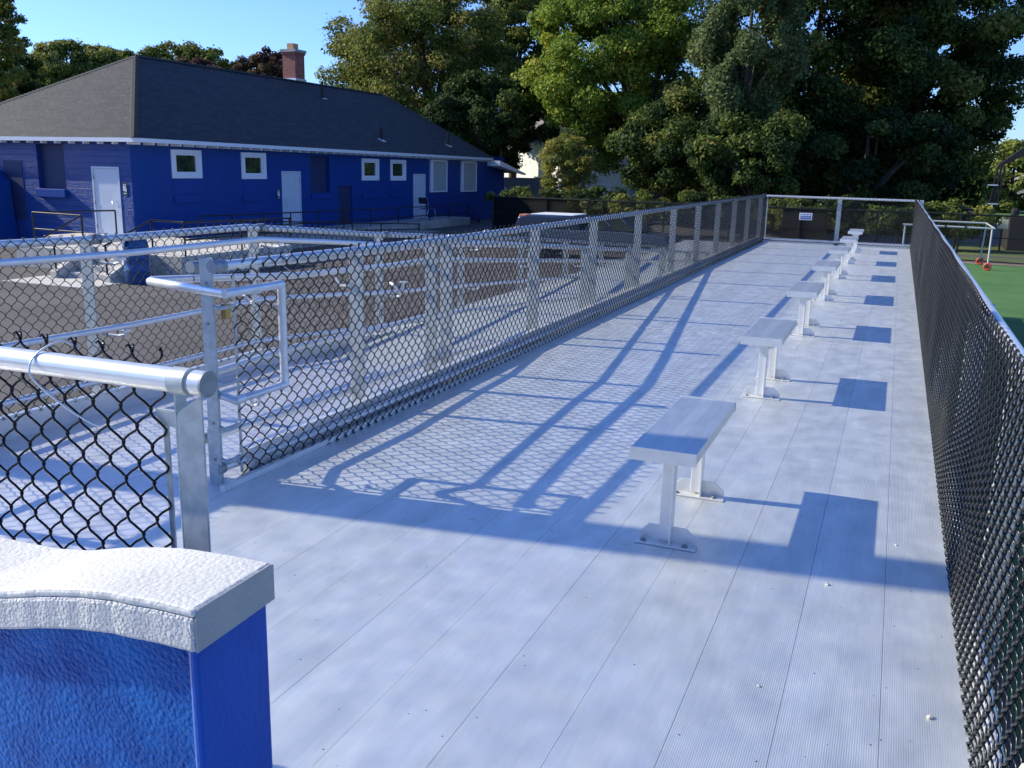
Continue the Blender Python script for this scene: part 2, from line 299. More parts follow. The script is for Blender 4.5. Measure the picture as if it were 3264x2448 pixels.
# ------------------------------------------------------------------ chain link
def chain(name, path, h0, h1, nrm, parent, diag=.074, r=.0026, sides=5, hi=True, m=None, knuckle=True):
    """woven wire along a base polyline (x, y, z); wires run vertically, each a flattened helix"""
    P = np.array(path, float); seg = np.linalg.norm(np.diff(P[:, :2], axis=0), axis=1); cum = np.concatenate([[0], np.cumsum(seg)])
    Lh = cum[-1]; hd = diag/2; K = int(Lh/hd); N = int(round((h1-h0)/hd/2))*2; vs = (h1-h0)/N
    nr = np.array(nrm, float); a = r*1.25/1.0
    e = r/hd*.9
    if hi: base = [(-e, 0, 0), (.07, .17, a), (.27, .36, a*1.5), (.73, .64, a*1.7), (.93, .83, a), (1+e, 1, 0), (.93, 1.17, -a), (.73, 1.36, -a*1.5), (.27, 1.64, -a*1.7), (.07, 1.83, -a)]
    else: base = [(-e, 0, 0), (.5, .5, a), (1+e, 1, 0), (.5, 1.5, -a)]
    base = np.array(base); rep = []
    for i in range(N//2+1): q = base.copy(); q[:, 1] += 2*i; rep.append(q)
    rep = np.concatenate(rep + [base[:1]+[0, 2*(N//2+1), 0]])
    even = rep[rep[:, 1] <= N+1e-6]; odd = rep[(rep[:, 1] >= 1-1e-6) & (rep[:, 1] <= N+1+1e-6)] - [0, 1, 0]
    def ends(w):
        if not knuckle: return w
        s0 = 1 if w[0, 0] < .5 else -1; s1 = 1 if w[-1, 0] < .5 else -1
        lo = np.array([[w[0, 0]-s0*.20, -.16, a*2], [w[0, 0]-s0*.11, -.28, a]]); hi_ = np.array([[w[-1, 0]-s1*.11, N+.28, a], [w[-1, 0]-s1*.20, N+.16, a*2]])
        return np.concatenate([lo, w, hi_])
    even, odd = ends(even), ends(odd)
    Vs, Qs, off = [], [], 0
    rng = np.random.RandomState(len(name)+K)
    for par, W_ in ((0, even), (1, odd)):
        ks = np.arange(par, K, 2); M_ = len(W_)
        s = (ks[:, None] + W_[None, :, 0])*hd; hh = h0 + W_[None, :, 1]*vs + 0*s; w = W_[None, :, 2] + 0*s
        w = w + .004*np.sin(s*3.1+1)*np.sin(hh*4)
        s = s + .0015*np.sin(s*40+hh*23)
        X = np.interp(s, cum, P[:, 0]) + nr[0]*w; Y = np.interp(s, cum, P[:, 1]) + nr[1]*w; Z = np.interp(s, cum, P[:, 2]) + hh
        C = np.stack([X, Y, Z], -1); T = np.empty_like(C); T[:, 1:-1] = C[:, 2:]-C[:, :-2]; T[:, 0] = C[:, 1]-C[:, 0]; T[:, -1] = C[:, -1]-C[:, -2]
        T /= np.linalg.norm(T, axis=-1, keepdims=True)+1e-9
        n0 = nr[None, None, :]; A = n0-(T*n0).sum(-1, keepdims=True)*T; A /= np.linalg.norm(A, axis=-1, keepdims=True)+1e-9; B = np.cross(T, A)
        ang = np.arange(sides)*2*math.pi/sides
        R_ = C[:, :, None, :] + r*(A[:, :, None, :]*np.cos(ang)[None, None, :, None] + B[:, :, None, :]*np.sin(ang)[None, None, :, None])
        nk = len(ks); Vs.append(R_.reshape(-1, 3))
        i0 = (np.arange(nk)[:, None, None]*M_ + np.arange(M_-1)[None, :, None])*sides; j = np.arange(sides)[None, None, :]; j2 = (j+1) % sides
        q = np.stack([i0+j, i0+j2, i0+sides+j2, i0+sides+j], -1).reshape(-1, 4) + off; Qs.append(q); off += len(Vs[-1])
    return np_mesh(name, np.concatenate(Vs), np.concatenate(Qs), m or VINYL, parent)

# ================================================================== GROUND
GZ = -1.4
def sheet(name, x0, x1, y0, y1, z, m, kind='structure'):
    b = MB(); b.quad((x0, y0, z), (x1, y0, z), (x1, y1, z), (x0, y1, z)); return b.build(name, m, kind=kind)
sheet('ground', -400, 400, -200, 900, GZ, ASPH)
TURF = mat('turf', (.042, .125, .022), .95, 0, (.065, .165, .032), 1.1, 6, bump=.6, bscale=90)
N_, L_, b_ = nodes_of(TURF)
sheet('turf_field', 2.4, 60, -40, 36.1, GZ+.004, TURF)
GRASSM = mat('lawn', (.045, .085, .014), .9, 0, (.12, .14, .03), .5, 7, bump=.7, bscale=50)
sheet('lawn', 3.0, 60, 40.3, 48, GZ+.004, GRASSM)
sheet('lawn_strip', -40, 60, 37.8, 39.3, GZ+.004, GRASSM)
sheet('far_lawn', -90, 120, 58, 260, GZ+.004, mat('far_grass', (.035, .10, .018), .9, 0, (.06, .14, .03), .3, 5))
sheet('track', 2.4, 60, 36.15, 37.6, GZ+.008, mat('track_surface', (.17, .12, .09), .9, 0, (.22, .16, .12), 2))

# ================================================================== DECK
w = .27
def plank_sheet(name, xs, y0, y1, z0, z1, m, slope=None, kind='structure'):
    b = MB()
    for x0, x1 in zip(xs[:-1], xs[1:]):
        b.box(x0+.0016, x1-.0016, y0, y1, z0, z1)
    return b.build(name, m, kind=kind)
xs = [w*k for k in range(-5, 7)] + [1.885]
xs[0] = -1.27
b = MB()
segs = [(-1.6, 8.87), (8.87, 14.45), (14.45, 20.0), (20.0, 21.95)]
for x0, x1 in zip(xs[:-1], xs[1:]):
    for y0, y1 in segs:
        if x0 < -1.0 and y0 < 0: pass
        b.box(x0+.0007, x1-.0007, y0+.001, y1-.001, -.05, 0)
b.build('deck', DECK, kind='structure')
b = MB()
for y in (8.87, 14.45): b.box(-1.2, 1.84, y-.017, y+.017, .001, .006)
b.box(-1.27, 1.9, 21.93, 22.0, -.12, .03)
b.box(1.886, 1.93, -1.6, 22.0, -.16, .012); b.box(-1.30, -1.272, 3.3, 22.0, -.2, .03)
b.build('deck_trim', MILL, kind='structure')
b = MB(); b.box(-3.05, 1.9, -1.6, 22.0, -.30, -.055); b.build('deck_frame', GALV, kind='structure')
b = MB()
for i in range(8): b.box(1.80, 1.9, .2+i*3, .3+i*3, GZ, -.3); b.box(-1.3, -1.2, .2+i*3, .3+i*3, GZ, -.3)
b.build('deck_leg', GALV, kind='structure')
# landing on the left, then the ramp going down behind the fence
b = MB()
for k in range(9):
    x0 = -3.0+k*.2; x1 = x0+.2 if k < 8 else -1.272
    for y0, y1 in ((-1.6, 3.36), (3.364, 5.7)): b.box(x0+.0012, min(x1, -1.272)-.0012, y0, y1, -.05, -.001)
b.build('landing', LAND, kind='structure')
RS = -.084
def rz(y): return max(GZ+.03, min(0, (y-5.7)*RS))
b = MB()
for k in range(7):
    x0 = -2.98+k*.215; x1 = x0+.215
    b.hexa([(x0+.0015, 5.705, -.05), (x1-.0015, 5.705, -.05), (x1-.0015, 21.9, -1.41), (x0+.0015, 21.9, -1.41), (x0+.0015, 5.705, 0), (x1-.0015, 5.705, 0), (x1-.0015, 21.9, rz(21.9)), (x0+.0015, 21.9, rz(21.9))])
b.build('ramp', LAND, kind='structure')

# ================================================================== FENCES
def rail_pts(x, ys, zf): return [(x, y, zf(y)) for y in ys]
def ties(parent, pts, m=ALU):
    for p in pts:
        x, y, z = p; b = MB()
        b.tube(smooth([(x+.035, y+.01, z+.012), (x+.01, y, z+.034), (x-.028, y, z+.012), (x-.03, y+.005, z-.02), (x-.0, y+.02, z-.05), (x+.03, y+.035, z-.085)], 3), .002, 5); b.build('wire_tie', m, parent)

# --- aisle fence, left (deck side) : gate post to far corner
fl = thing('chain_link_fence', 'long black chain-link fence on the left of the benches, from gate post to far corner', 'fence', (-1.31, 3.4, 0))
zt = lambda y: np.interp(y, [3.4, 6, 22], [1.045, 1.035, 1.035])
MB().tube([(-1.35, 3.46, 1.045), (-1.31, 4.4, 1.04), (-1.31, 6, 1.03), (-1.31, 21.9, 1.03)], .024, 16).build('top_rail', ALU, fl)
MB().tube([(-1.375, 3.42, .072), (-1.335, 3.9, .072), (-1.295, 4.5, .075), (-1.29, 21.9, .075)], .022, 14).build('bottom_rail', ALU, fl)
MB().tube([(-1.352, 3.38, 1.046), (-1.35, 3.46, 1.045)], .029, 18).build('rail_cap', ZINC, fl)
MB().tube([(-1.378, 3.385, .072), (-1.375, 3.42, .072)], .027, 16).build('rail_cap', ZINC, fl)
def angle_post(b, x, y, z0, z1, wy=.055, wx=.07, t=.008):
    b.box(x-wx, x, y, y+t, z0, z1); b.box(x-wx, x-wx+t, y+t, y+wy, z0, z1)
for y in (5.61, 7.58, 9.28, 11.08, 13.0, 14.75, 16.5, 18.25, 20.0, 21.9):
    b = MB(); angle_post(b, -1.335, y, -.25, 1.03, .05, .09); b.build('post', GALV, fl, bevel=.002)
b = MB(); b.box(-1.425, -1.36, 3.385, 3.395, -.02, 1.08); b.box(-1.425, -1.417, 3.395, 3.47, -.02, 1.08)
b.box(-1.445, -1.425, 3.40, 3.47, -.03, .26)
b.build('gate_post', GALV, fl, bevel=.0015)
for z in (.12, .3, .45, .78, .97): MB().tube([(-1.392, 3.384, z), (-1.392, 3.379, z)], .007, 8).build('bolt', ZINC, fl)
MB().box(-1.338, -1.332, 3.50, 3.515, .03, 1.0).build('tension_bar', GALV, fl)
for z in (.12, .28, .5, .86):
    MB().tube([(-1.365, 3.40, z), (-1.33, 3.39, z-.005), (-1.325, 3.44, z-.005), (-1.328, 3.50, z)], .010, 6).build('tension_band', GALV, fl)
b = MB(); b.box(-1.39, -1.335, 3.56, 21.9, .0, .13); b.build('kick_board', MILL, fl)
MB().box(-1.352, -1.322, 3.43, 3.46, .80, .87).build('latch', BRASS, fl, bevel=.003)
chain('chain_link_mesh', [(-1.335, 3.50, 0), (-1.30, 3.8, 0), (-1.268, 4.3, 0), (-1.262, 21.9, 0)], .012, 1.075, (1, 0, 0), fl, diag=.084, r=.0033, sides=6)
ties(fl, [(-1.31, 3.9+.62*i, 1.03) for i in range(12)])

# --- inner ramp fence
def zin(y): return float(np.interp(y, [3.4, 4.5, 6.2, 7.3, 9.5, 22], [1.02, .985, .965, .886, .70, -.33]))
fi = thing('ramp_fence', 'silver railing on the near side of the ramp, just behind the aisle fence', 'fence', (-1.58, 3.5, 0))
ys = [3.56, 4.5, 5.6, 6.2, 6.8, 7.3, 9.5, 14, 21.9]
MB().tube(rail_pts(-1.58, ys, zin), .024, 14).build('top_rail', ALU, fi)
MB().tube([(-1.58, 3.50, 1.021), (-1.58, 3.56, 1.02)], .028, 16).build('rail_cap', ZINC, fi)
MB().tube(rail_pts(-1.58, ys, lambda y: zin(y)-.86), .021, 12).build('bottom_rail', ALU, fi)
MB().tube([(-1.58, 3.49, .161), (-1.58, 3.56, .16)], .027, 14).build('rail_cap', ZINC, fi)
def zh(y): return float(np.interp(y, [3.5, 4.1, 5.4, 6.2, 7.3, 22], [.95, .893, .84, .83, .74, -.49]))
MB().tube([(-1.745, 3.70, .935)]+rail_pts(-1.70, ys[1:], zh), .019, 12).build('handrail', ALU, fi)
MB().tube([(-1.25, 3.76, .43), (-1.25, 3.38, .43), (-1.60, 3.52, .43), (-1.70, 3.72, .44)]+rail_pts(-1.70, ys[1:], lambda y: zh(y)-.42), .019, 12).build('handrail', ALU, fi)
# loop of the upper handrail round the post
lp = [(-1.745, 3.70, .935), (-1.84, 3.58, .935), (-1.86, 3.545, .935), (-1.84, 3.51, .935), (-1.25, 3.34, .935), (-1.25, 3.76, .935), (-1.25, 3.76, .43)]
MB().tube(lp[:5], .0205, 14).tube(lp[4:6], .0205, 14).tube(lp[5:], .0205, 14).build('handrail_return', ALU, fi)
for q, d in (((-1.25, 3.34, .935), (0, 1, 0)), ((-1.25, 3.76, .935), (0, -1, 0)), ((-1.25, 3.76, .935), (0, 0, -1)), ((-1.25, 3.76, .43), (0, 0, 1)), ((-1.25, 3.76, .43), (0, -1, 0)), ((-1.25, 3.38, .43), (0, 1, 0))):
    q = Vector(q); d = Vector(d); MB().tube([q-d*.004, q+d*.055], .0218, 14).build('elbow', ALU, fi)
for y, z in ((3.56, .90), (3.56, .395), (5.0, .80)):
    b = MB(); b.tube(smooth([(-1.255, y, z+.02), (-1.26, y, z-.02), (-1.29, y+.01, z-.035), (-1.32, y+.01, z-.01), (-1.36, y+.03, z)]), .009, 8); b.box(-1.275, -1.235, y-.02, y+.02, z+.012, z+.02); b.build('bracket', ALU, fi)
for y in (4.9, 6.15, 7.93, 9.5, 11.3, 13.1, 14.9, 16.7, 18.5, 20.3):
    b = MB(); z1 = zin(y); angle_post(b, -1.48, y, z1-1.2, z1, .04, .10); b.build('post', GALV, fi, bevel=.002)
    if y < 15:
        b = MB(); b.tube([(-1.56, y+.02, z1-.2), (-1.66, y+.02, z1-.2), (-1.70, y+.02, z1-.15)], .008, 6); b.build('bracket', ALU, fi)

# --- outer ramp fence
def zo(y): return float(np.interp(y, [-1, 3.4, 4.3, 5.62, 6.42, 7.36, 11.6, 16.7, 22], [1.06, 1.06, 1.045, 1.05, .984, .90, .60, .19, -.24]))
fo = thing('outer_ramp_fence', 'black mesh fence with silver rails on the outer side of the ramp', 'fence', (-2.9, 1.0, 0))
yo = [1.2, 3.4, 4.3, 5.62, 6.42, 7.36, 11.6, 16.7, 22]
MB().tube(rail_pts(-2.9, yo, zo), .024, 14).build('top_rail', ALU, fo)
MB().tube(rail_pts(-2.88, yo, lambda y: zo(y)-.855), .021, 12).build('bottom_rail', ALU, fo)
MB().tube(rail_pts(-2.79, yo, lambda y: zo(y)-.085), .021, 14).build('handrail', ALU, fo)
MB().tube(rail_pts(-2.79, yo, lambda y: zo(y)-.525), .019, 14).build('handrail', ALU, fo)
b = MB()
for y0, y1 in zip(yo[:-1], yo[1:]):
    a0, a1 = zo(y0)-1.05, zo(y1)-1.05
    b.hexa([(-2.90, y0, a0-.12), (-2.865, y0, a0-.12), (-2.865, y1, a1-.12), (-2.90, y1, a1-.12), (-2.90, y0, a0+.125), (-2.865, y0, a0+.125), (-2.865, y1, a1+.125), (-2.90, y1, a1+.125)])
b.build('kick_board', ALU_SEAT, fo)
for y in (2.35, 4.17, 5.75, 7.6, 9.4, 11.2, 13.0, 14.8, 16.6, 18.4, 20.2):
    z1 = zo(y); b = MB(); angle_post(b, -2.91, y, z1-1.35, z1-.01, .05, .09); b.build('post', GALV, fo, bevel=.002)
    MB().tube([(-2.9, y-.01, z1), (-2.9, y+.06, z1)], .031, 14).build('post_saddle', ZINC, fo)
    if y < 12:
        for dz in (.14, .58):
            b = MB(); b.tube([(-2.93, y+.06, z1-dz), (-2.84, y+.09, z1-dz-.01), (-2.79, y+.10, z1-dz), (-2.79, y+.10, z1-dz+.05)], .009, 8); b.box(-2.81, -2.77, y+.07, y+.13, z1-dz+.015, z1-dz+.03); b.build('bracket', ALU, fo)
chain('chain_link_mesh', [(-2.868, 1.25, 0), (-2.868, 3.4, 0), (-2.868, 4.3, -.015), (-2.868, 5.62, 0)] + [(-2.868, y, zo(y)-1.05) for y in (6.42, 7.36, 11.6, 16.7, 22)], .13, 1.085, (1, 0, 0), fo, diag=.081, r=.0025, sides=5, hi=True)

# --- right aisle fence
fr_ = thing('chain_link_fence', 'long black chain-link fence on the right of the benches, beside the turf', 'fence', (1.87, 1.45, 0))
MB().tube([(1.888, 1.45, 1.005), (1.888, 21.9, 1.005)], .025, 16).build('top_rail', ALU, fr_)
MB().tube([(1.89, 1.45, .09), (1.89, 21.9, .09)], .021, 12).build('bottom_rail', ALU, fr_)
chain('chain_link_mesh', [(1.845, 1.47, 0), (1.845, 21.86, 0)], .012, 1.055, (1, 0, 0), fr_, sides=6, r=.0032, diag=.082)
for y in (1.65, 3.35, 5.2, 7.2, 9.1, 11.2, 13.1, 15.0, 17.0, 19.0, 20.9):
    b = MB(); b.box(1.912, 1.918, y, y+.07, -.3, .96)
    b.prism([(1.918, y, .90), (2.02, y, .90), (1.99, y, -.3), (1.918, y, -.3)], (0, .008, 0)); b.build('post', GALV, fr_, bevel=.002)
for i in range(16):
    y = 2.2+i*.62; b = MB(); b.tube([(1.85, y-.02, .985), (1.862, y, 1.028), (1.90, y+.01, 1.028), (1.914, y+.015, .995), (1.89, y+.03, .965), (1.855, y+.05, .93)], .0026, 5); b.build('wire_tie', ALU, fr_)

# --- end fence
fe = thing('chain_link_fence', 'short black chain-link fence closing the far end of the aisle', 'fence', (.3, 21.9, 0))
MB().tube([(-1.28, 21.95, 1.03), (1.9, 21.80, 1.02)], .024, 14).build('top_rail', ALU, fe)
MB().tube([(-1.25, 21.93, .075), (1.86, 21.80, .075)], .024, 12).build('bottom_rail', ALU, fe)
b = MB(); b.box(.27, .36, 21.93, 21.98, -.1, 1.02); b.build('post', GALV, fe, bevel=.002)
b = MB(); b.box(1.93, 2.01, 21.78, 21.86, -.2, 1.04); b.build('post', GALV, fe, bevel=.002)
b = MB(); b.box(-1.24, -1.22, 21.88, 21.90, .03, 1.0); b.build('tension_bar', GALV, fe)
chain('chain_link_mesh', [(-1.25, 21.885, 0), (1.86, 21.765, 0)], .03, 1.06, (0, 1, 0), fe, sides=4, hi=False, r=.0024)
# sign on the end fence
p0 = at(2549, 678, 1, 21.86); p1 = at(2588, 702, 1, 21.86)
sg = thing('sign', 'small white and blue notice hanging on the far fence', 'sign', (p0[0], 21.86, p1[2]))
MB().box(p0[0], p1[0], 21.84, 21.846, p1[2], p0[2]).build('sign_board', mat('sign_white', (.72, .74, .80), .4), sg)
SBL = mat('sign_blue', (.035, .06, .22), .4); b = MB(); wx = p1[0]-p0[0]; hz = p0[2]-p1[2]
b.box(p0[0]+.09*wx, p1[0]-.09*wx, 21.836, 21.8395, p1[2]+.13*hz, p0[2]-.14*hz); b.build('sign_panel', SBL, sg)
SWH = mat('sign_letters', (.62, .66, .80), .4)
b = MB()
def blk(x0, x1, z0, z1): b.box(p0[0]+x0*wx, p0[0]+x1*wx, 21.832, 21.8355, p1[2]+z0*hz, p1[2]+z1*hz)
blk(.12, .36, .58, .72); blk(.39, .62, .58, .72); blk(.66, .88, .58, .72)
x = .13
for i in range(7):
    blk(x, x+.02, .26, .46)
    if i % 2 == 0: blk(x+.02, x+.07, .42, .46); blk(x+.02, x+.06, .33, .36)
    else: blk(x+.05, x+.07, .26, .46); blk(x+.02, x+.05, .34, .38)
    x += .105
for i in range(6): blk(.14+i*.12, .22+i*.12, .78, .82)
b.build('sign_lettering', SWH, sg)

# --- near panel left of the gate (in front of the camera, behind the blue wall)
fp = thing('chain_link_fence', 'close-up black chain-link panel behind the white-capped blue wall at lower left', 'fence', (.1, 1.52, 0))
MB().tube([(-1.0, 1.519, 1.05), (.115, 1.53, 1.05)], .0275, 28).build('top_rail', ALU, fp)
MB().tube([(.10, 1.53, 1.05), (.145, 1.531, 1.05)], .0300, 28).build('rail_clamp', GALV, fp)
MB().tube([(.145, 1.531, 1.05), (.155, 1.531, 1.05)], .0225, 28).tube([(.155, 1.531, 1.05), (.185, 1.532, 1.05)], .0272, 28).build('rail_end', ALU, fp)
MB().tube([(.186, 1.532, 1.05), (.192, 1.532, 1.05)], .0292, 28).build('rail_cap', ZINC, fp)
b = MB()
b.prism([(.068, 1.565, 0), (.140, 1.565, 0), (.140, 1.565, 1.012), (.075, 1.565, .968), (.068, 1.565, .955)], (0, .006, 0))
b.box(.062, .068, 1.565, 1.60, 0, 1.012)
b.build('post', GALV, fp, bevel=.0015)
b = MB(); b.box(.008, .022, 1.585, 1.591, 0, .955); b.build('tension_bar', GALV, fp, bevel=.001)
b = MB(); b.box(.0, .062, 1.575, 1.580, .925, .965); b.build('tension_band', GALV, fp, bevel=.001)
chain('chain_link_mesh', [(.028, 1.572, 0), (-1.0, 1.562, 0)], .03, 1.095, (0, -1, 0), fp, diag=.086, r=.0031, sides=8)
b = MB(); hx = -.27
b.tube(smooth([(hx+.05, 1.575, 1.085), (hx+.02, 1.555, 1.10), (hx-.005, 1.52, 1.083), (hx-.012, 1.492, 1.055), (hx+.0, 1.487, 1.02), (hx+.06, 1.51, .96), (hx+.115, 1.54, .915), (hx+.125, 1.56, .912)]), .0024, 8); b.build('wire_tie', ALU, fp)

# ================================================================== BLUE WALL WITH WHITE CAP
wl = thing('low_wall', 'rough blue masonry wall with thick white painted cap at the lower left', 'wall', (0, 1.2, GZ))
CX_ = [(.442, .746), (.36, .745), (.277, .741), (.237, .739), (.16, .728), (.067, .710), (-.031, .685), (-.13, .672), (-.25, .668), (-1.2, .668)]
def cz(x): xs_ = [c[0] for c in CX_][::-1]; zs_ = [c[1] for c in CX_][::-1]; return float(np.interp(x, xs_, zs_))
def arch(x1, x0, y0, y1, t0, t1, n=60):
    """solid that follows the cap curve between depths t0 (top) and t1 (bottom)"""
    rng = random.Random(3); b = MB(); X = [x1+(x0-x1)*i/n for i in range(n+1)]
    for i in range(n+1):
        z = cz(X[i]); jy = rng.uniform(-.0012, .0012)
        b.v += [(X[i], y0+jy, z-t1), (X[i], y1, z-t1), (X[i], y1, z-t0), (X[i], y0+jy, z-t0)]
    for i in range(n):
        for j in range(4):
            k = (j+1) % 4; b.f.append((i*4+j, i*4+k, (i+1)*4+k, (i+1)*4+j)); b.sm.append(False)
    b.f += [(0, 1, 2, 3), (n*4, n*4+3, n*4+2, n*4+1)]; b.sm += [False, False]; return b
cap = arch(.446, -1.2, 1.168, 1.392, 0, .018).build('cap_top', CAPTOP, wl, bevel=.007)
arch(.4455, -1.2, 1.165, 1.394, .0165, .084).build('cap', CAPSIDE, wl, bevel=.007)
MB().prism([(.4462, 1.168, cz(.44)-.083), (.4462, 1.392, cz(.44)-.078), (.4462, 1.392, cz(.44)-.004), (.4462, 1.38, cz(.44)-.001), (.4462, 1.176, cz(.44)-.002), (.4462, 1.168, cz(.44)-.02)], (.0022, 0, 0)).build('cap_end', CAPEND, wl)
b = MB(); n = 50; X = [.412+(-1.2-.412)*i/n for i in range(n+1)]
for i in range(n): b.hexa([(X[i+1], 1.186, GZ), (X[i], 1.186, GZ), (X[i], 1.35, GZ), (X[i+1], 1.35, GZ), (X[i+1], 1.186, cz(X[i+1])-.083), (X[i], 1.186, cz(X[i])-.083), (X[i], 1.35, cz(X[i])-.083), (X[i+1], 1.35, cz(X[i+1])-.083)])
b.build('block_body', PILROUGH, wl)
b = MB(); b.box(.4125, .4345, 1.180, 1.386, GZ, cz(.43)-.0835); b.build('end_face', PILSMOOTH, wl, bevel=.008)
wr = thing('low_wall', 'cream painted wall cap corner at the lower right edge', 'wall', (1.8, 1.2, GZ))
MB().box(1.742, 2.6, 1.0, 1.30, .67, .748).build('cap', mat('cream_cap', (.52, .51, .42), .6), wr, bevel=.018)
MB().box(1.76, 2.6, 1.02, 1.28, GZ, .67).build('block_body', PILROUGH, wr)

# ================================================================== BENCHES
BL = ['nearest aluminium bench, front of its seat in shadow', 'second aluminium bench from the camera, standing just before the first deck seam', 'third aluminium bench from the camera, its near foot on the first deck seam', 'fourth aluminium bench, dented seat with a dark mark on its end', 'fifth aluminium bench, half hidden behind the dented one', 'sixth aluminium bench, last but one before the far fence', 'seventh and farthest aluminium bench, close to the far fence']
def make_bench(y0):
    L = .95; x0, x1 = .618, .884; xc = .762
    r = thing('bench', BL[0], 'bench', (xc, y0, 0), 'single-plank aluminium benches along the aisle')
    b = MB(); b.box(x0, x1, y0, y0+L, .385, .43)
    for i in range(26): xx = x0+.006+i*.0098; (9 < i < 16) or b.box(xx, xx+.0062, y0+.002, y0+L-.002, .43, .4309)
    b.build('seat', ALU_SEAT, r, bevel=.0015)
    b = MB(); b.box(x0-.003, x1+.003, y0-.005, y0, .38, .435); b.build('end_cap', MILL, r, bevel=.001)
    b = MB(); b.box(x0-.003, x1+.003, y0+L, y0+L+.005, .38, .435); b.build('end_cap', MILL, r, bevel=.001)
    for yl in (y0+.10, y0+.745):
        b = MB(); b.box(xc-.028, xc+.024, yl-.004, yl+.004, .02, .385); b.box(xc+.018, xc+.026, yl-.03, yl+.03, .008, .385) ; b.box(xc-.030, xc-.024, yl, yl+.02, .02, .385)
        b.build('leg', MILL, r, bevel=.001)
        b = MB(); f = [(xc-.115, .0), (xc+.13, .0), (xc+.13, .035), (xc+.085, .075), (xc-.075, .075), (xc-.115, .035)]
        b.prism([(px, yl+.008, z) for px, z in f], (0, .006, 0)); b.box(xc-.12, xc+.135, yl-.045, yl+.010, .0015, .0075)
        b.build('foot_plate', MILL, r, bevel=.001)
        b = MB(); f = [(xc-.09, .385), (xc+.09, .385), (xc+.06, .345), (xc-.06, .345)]
        b.prism([(px, yl+.008, z) for px, z in f], (0, .006, 0)); b.build('seat_bracket', MILL, r)
        for dx in (-.09, .085):
            b = MB(); b.tube([(xc+dx, yl-.02, .007), (xc+dx, yl-.02, .010)], .014, 14); b.tube([(xc+dx, yl-.02, .010), (xc+dx, yl-.02, .018)], .008, 6); b.build('bolt', ZINC, r)
    return r
bench = make_bench(3.49)
for i, y in enumerate((3.49, 6.33, 9.10, 11.84, 14.56, 17.20, 19.83)):
    o = bench if i == 0 else copy_tree(bench); o.location = (o.location.x + .004*i, y, 0); o['label'] = BL[i]
    if i: o['group'] = bench['group']

# bits of litter on the deck
def pebble(x, y, r, label):
    import bmesh
    bm = bmesh.new(); bmesh.ops.create_icosphere(bm, subdivisions=2, radius=r); rg = random.Random(int(x*1000))
    for v in bm.verts: v.co = v.co*rg.uniform(.6, 1.2); v.co.z *= .6
    me = bpy.data.meshes.new('stone_chip'); bm.to_mesh(me); bm.free(); me.materials.append(CONC); o = bpy.data.objects.new('stone_chip', me); col.objects.link(o); o.location = (x, y, r*.4)
    tag(o, label, 'stone', 'pale crumbs lying on the deck')
for q, r, l in (((2637, 1864), .009, 'pale stone crumb on the deck just below the bench shadow'), ((2963, 2289), .010, 'pale stone crumb near the right fence at lower right'), ((2856, 1738), .006, 'small pale crumb between the bench shadow and right fence'), ((2418, 2188), .006, 'tiny pale crumb on the middle of the front deck')):
    g = at(*q, 2, 0); pebble(g[0], g[1], r, l)

# tall pole left of the frame whose shadow crosses the deck
up = thing('utility_pole', 'tall wooden utility pole whose shadow crosses the deck', 'pole', (-6.0, 2.70, GZ))
MB().tube([(-6, 2.70, GZ), (-6, 2.70, 9.5)], .155, 20, r1=.15).build('shaft', BARK, up)

# ================================================================== BLUE BUILDING
bd = thing('blue_building', 'long single-storey blue block building with dark hip roof', 'building', (-20.7, 22.97, GZ))
X0, X1, Y0, Y1, ZT = -29.8, -20.7, 22.76, 49.5, 2.16
def wall_with_holes(m, name, plane, c, a0, a1, z0, z1, holes, thick=.25):
    """wall in plane axis=c spanning a0..a1; holes = (a,b,z,z)"""
    b = MB(); A = sorted({a0, a1, *[h[0] for h in holes], *[h[1] for h in holes]}); Z = sorted({z0, z1, *[h[2] for h in holes], *[h[3] for h in holes]})
    for i in range(len(A)-1):
        for j in range(len(Z)-1):
            ca, cz_ = (A[i]+A[i+1])/2, (Z[j]+Z[j+1])/2
            if any(h[0] < ca < h[1] and h[2] < cz_ < h[3] for h in holes): continue
            if plane == 'x': b.quad((c, A[i], Z[j]), (c, A[i+1], Z[j]), (c, A[i+1], Z[j+1]), (c, A[i], Z[j+1]))
            else: b.quad((A[i], c, Z[j]), (A[i+1], c, Z[j]), (A[i+1], c, Z[j+1]), (A[i], c, Z[j+1]))
    for h in holes:
        d = .16
        if plane == 'x':
            for (q0, q1) in (((h[0], h[2]), (h[1], h[2])), ((h[1], h[2]), (h[1], h[3])), ((h[1], h[3]), (h[0], h[3])), ((h[0], h[3]), (h[0], h[2]))):
                b.quad((c, q0[0], q0[1]), (c, q1[0], q1[1]), (c-d, q1[0], q1[1]), (c-d, q0[0], q0[1]))
        else:
            for (q0, q1) in (((h[0], h[2]), (h[1], h[2])), ((h[1], h[2]), (h[1], h[3])), ((h[1], h[3]), (h[0], h[3])), ((h[0], h[3]), (h[0], h[2]))):
                b.quad((q0[0], c, q0[1]), (q1[0], c, q1[1]), (q1[0], c+d, q1[1]), (q0[0], c+d, q0[1]))
    return b.build(name, m, bd)
winS = [(24.53, 25.97, .95, 1.88), (28.08, 29.52, .92, 1.87), (36.36, 37.85, .84, 1.80), (38.91, 40.40, .83, 1.79)]
drS = [(30.48, 31.74, -.92, 1.215), (41.17, 42.46, -1.05, 1.14)]
blS = [(32.45, 33.82, .35, 1.82)]; dkS = [(34.47, 35.56, -1.06, .61)]; bdS = [(43.15, 44.78, .23, 1.82), (46.80, 48.50, .20, 1.80)]
brk = [(24.6, 25.95, .45, .90), (28.15, 29.5, .42, .88), (36.4, 37.8, .36, .80), (38.95, 40.35, .36, .80)]
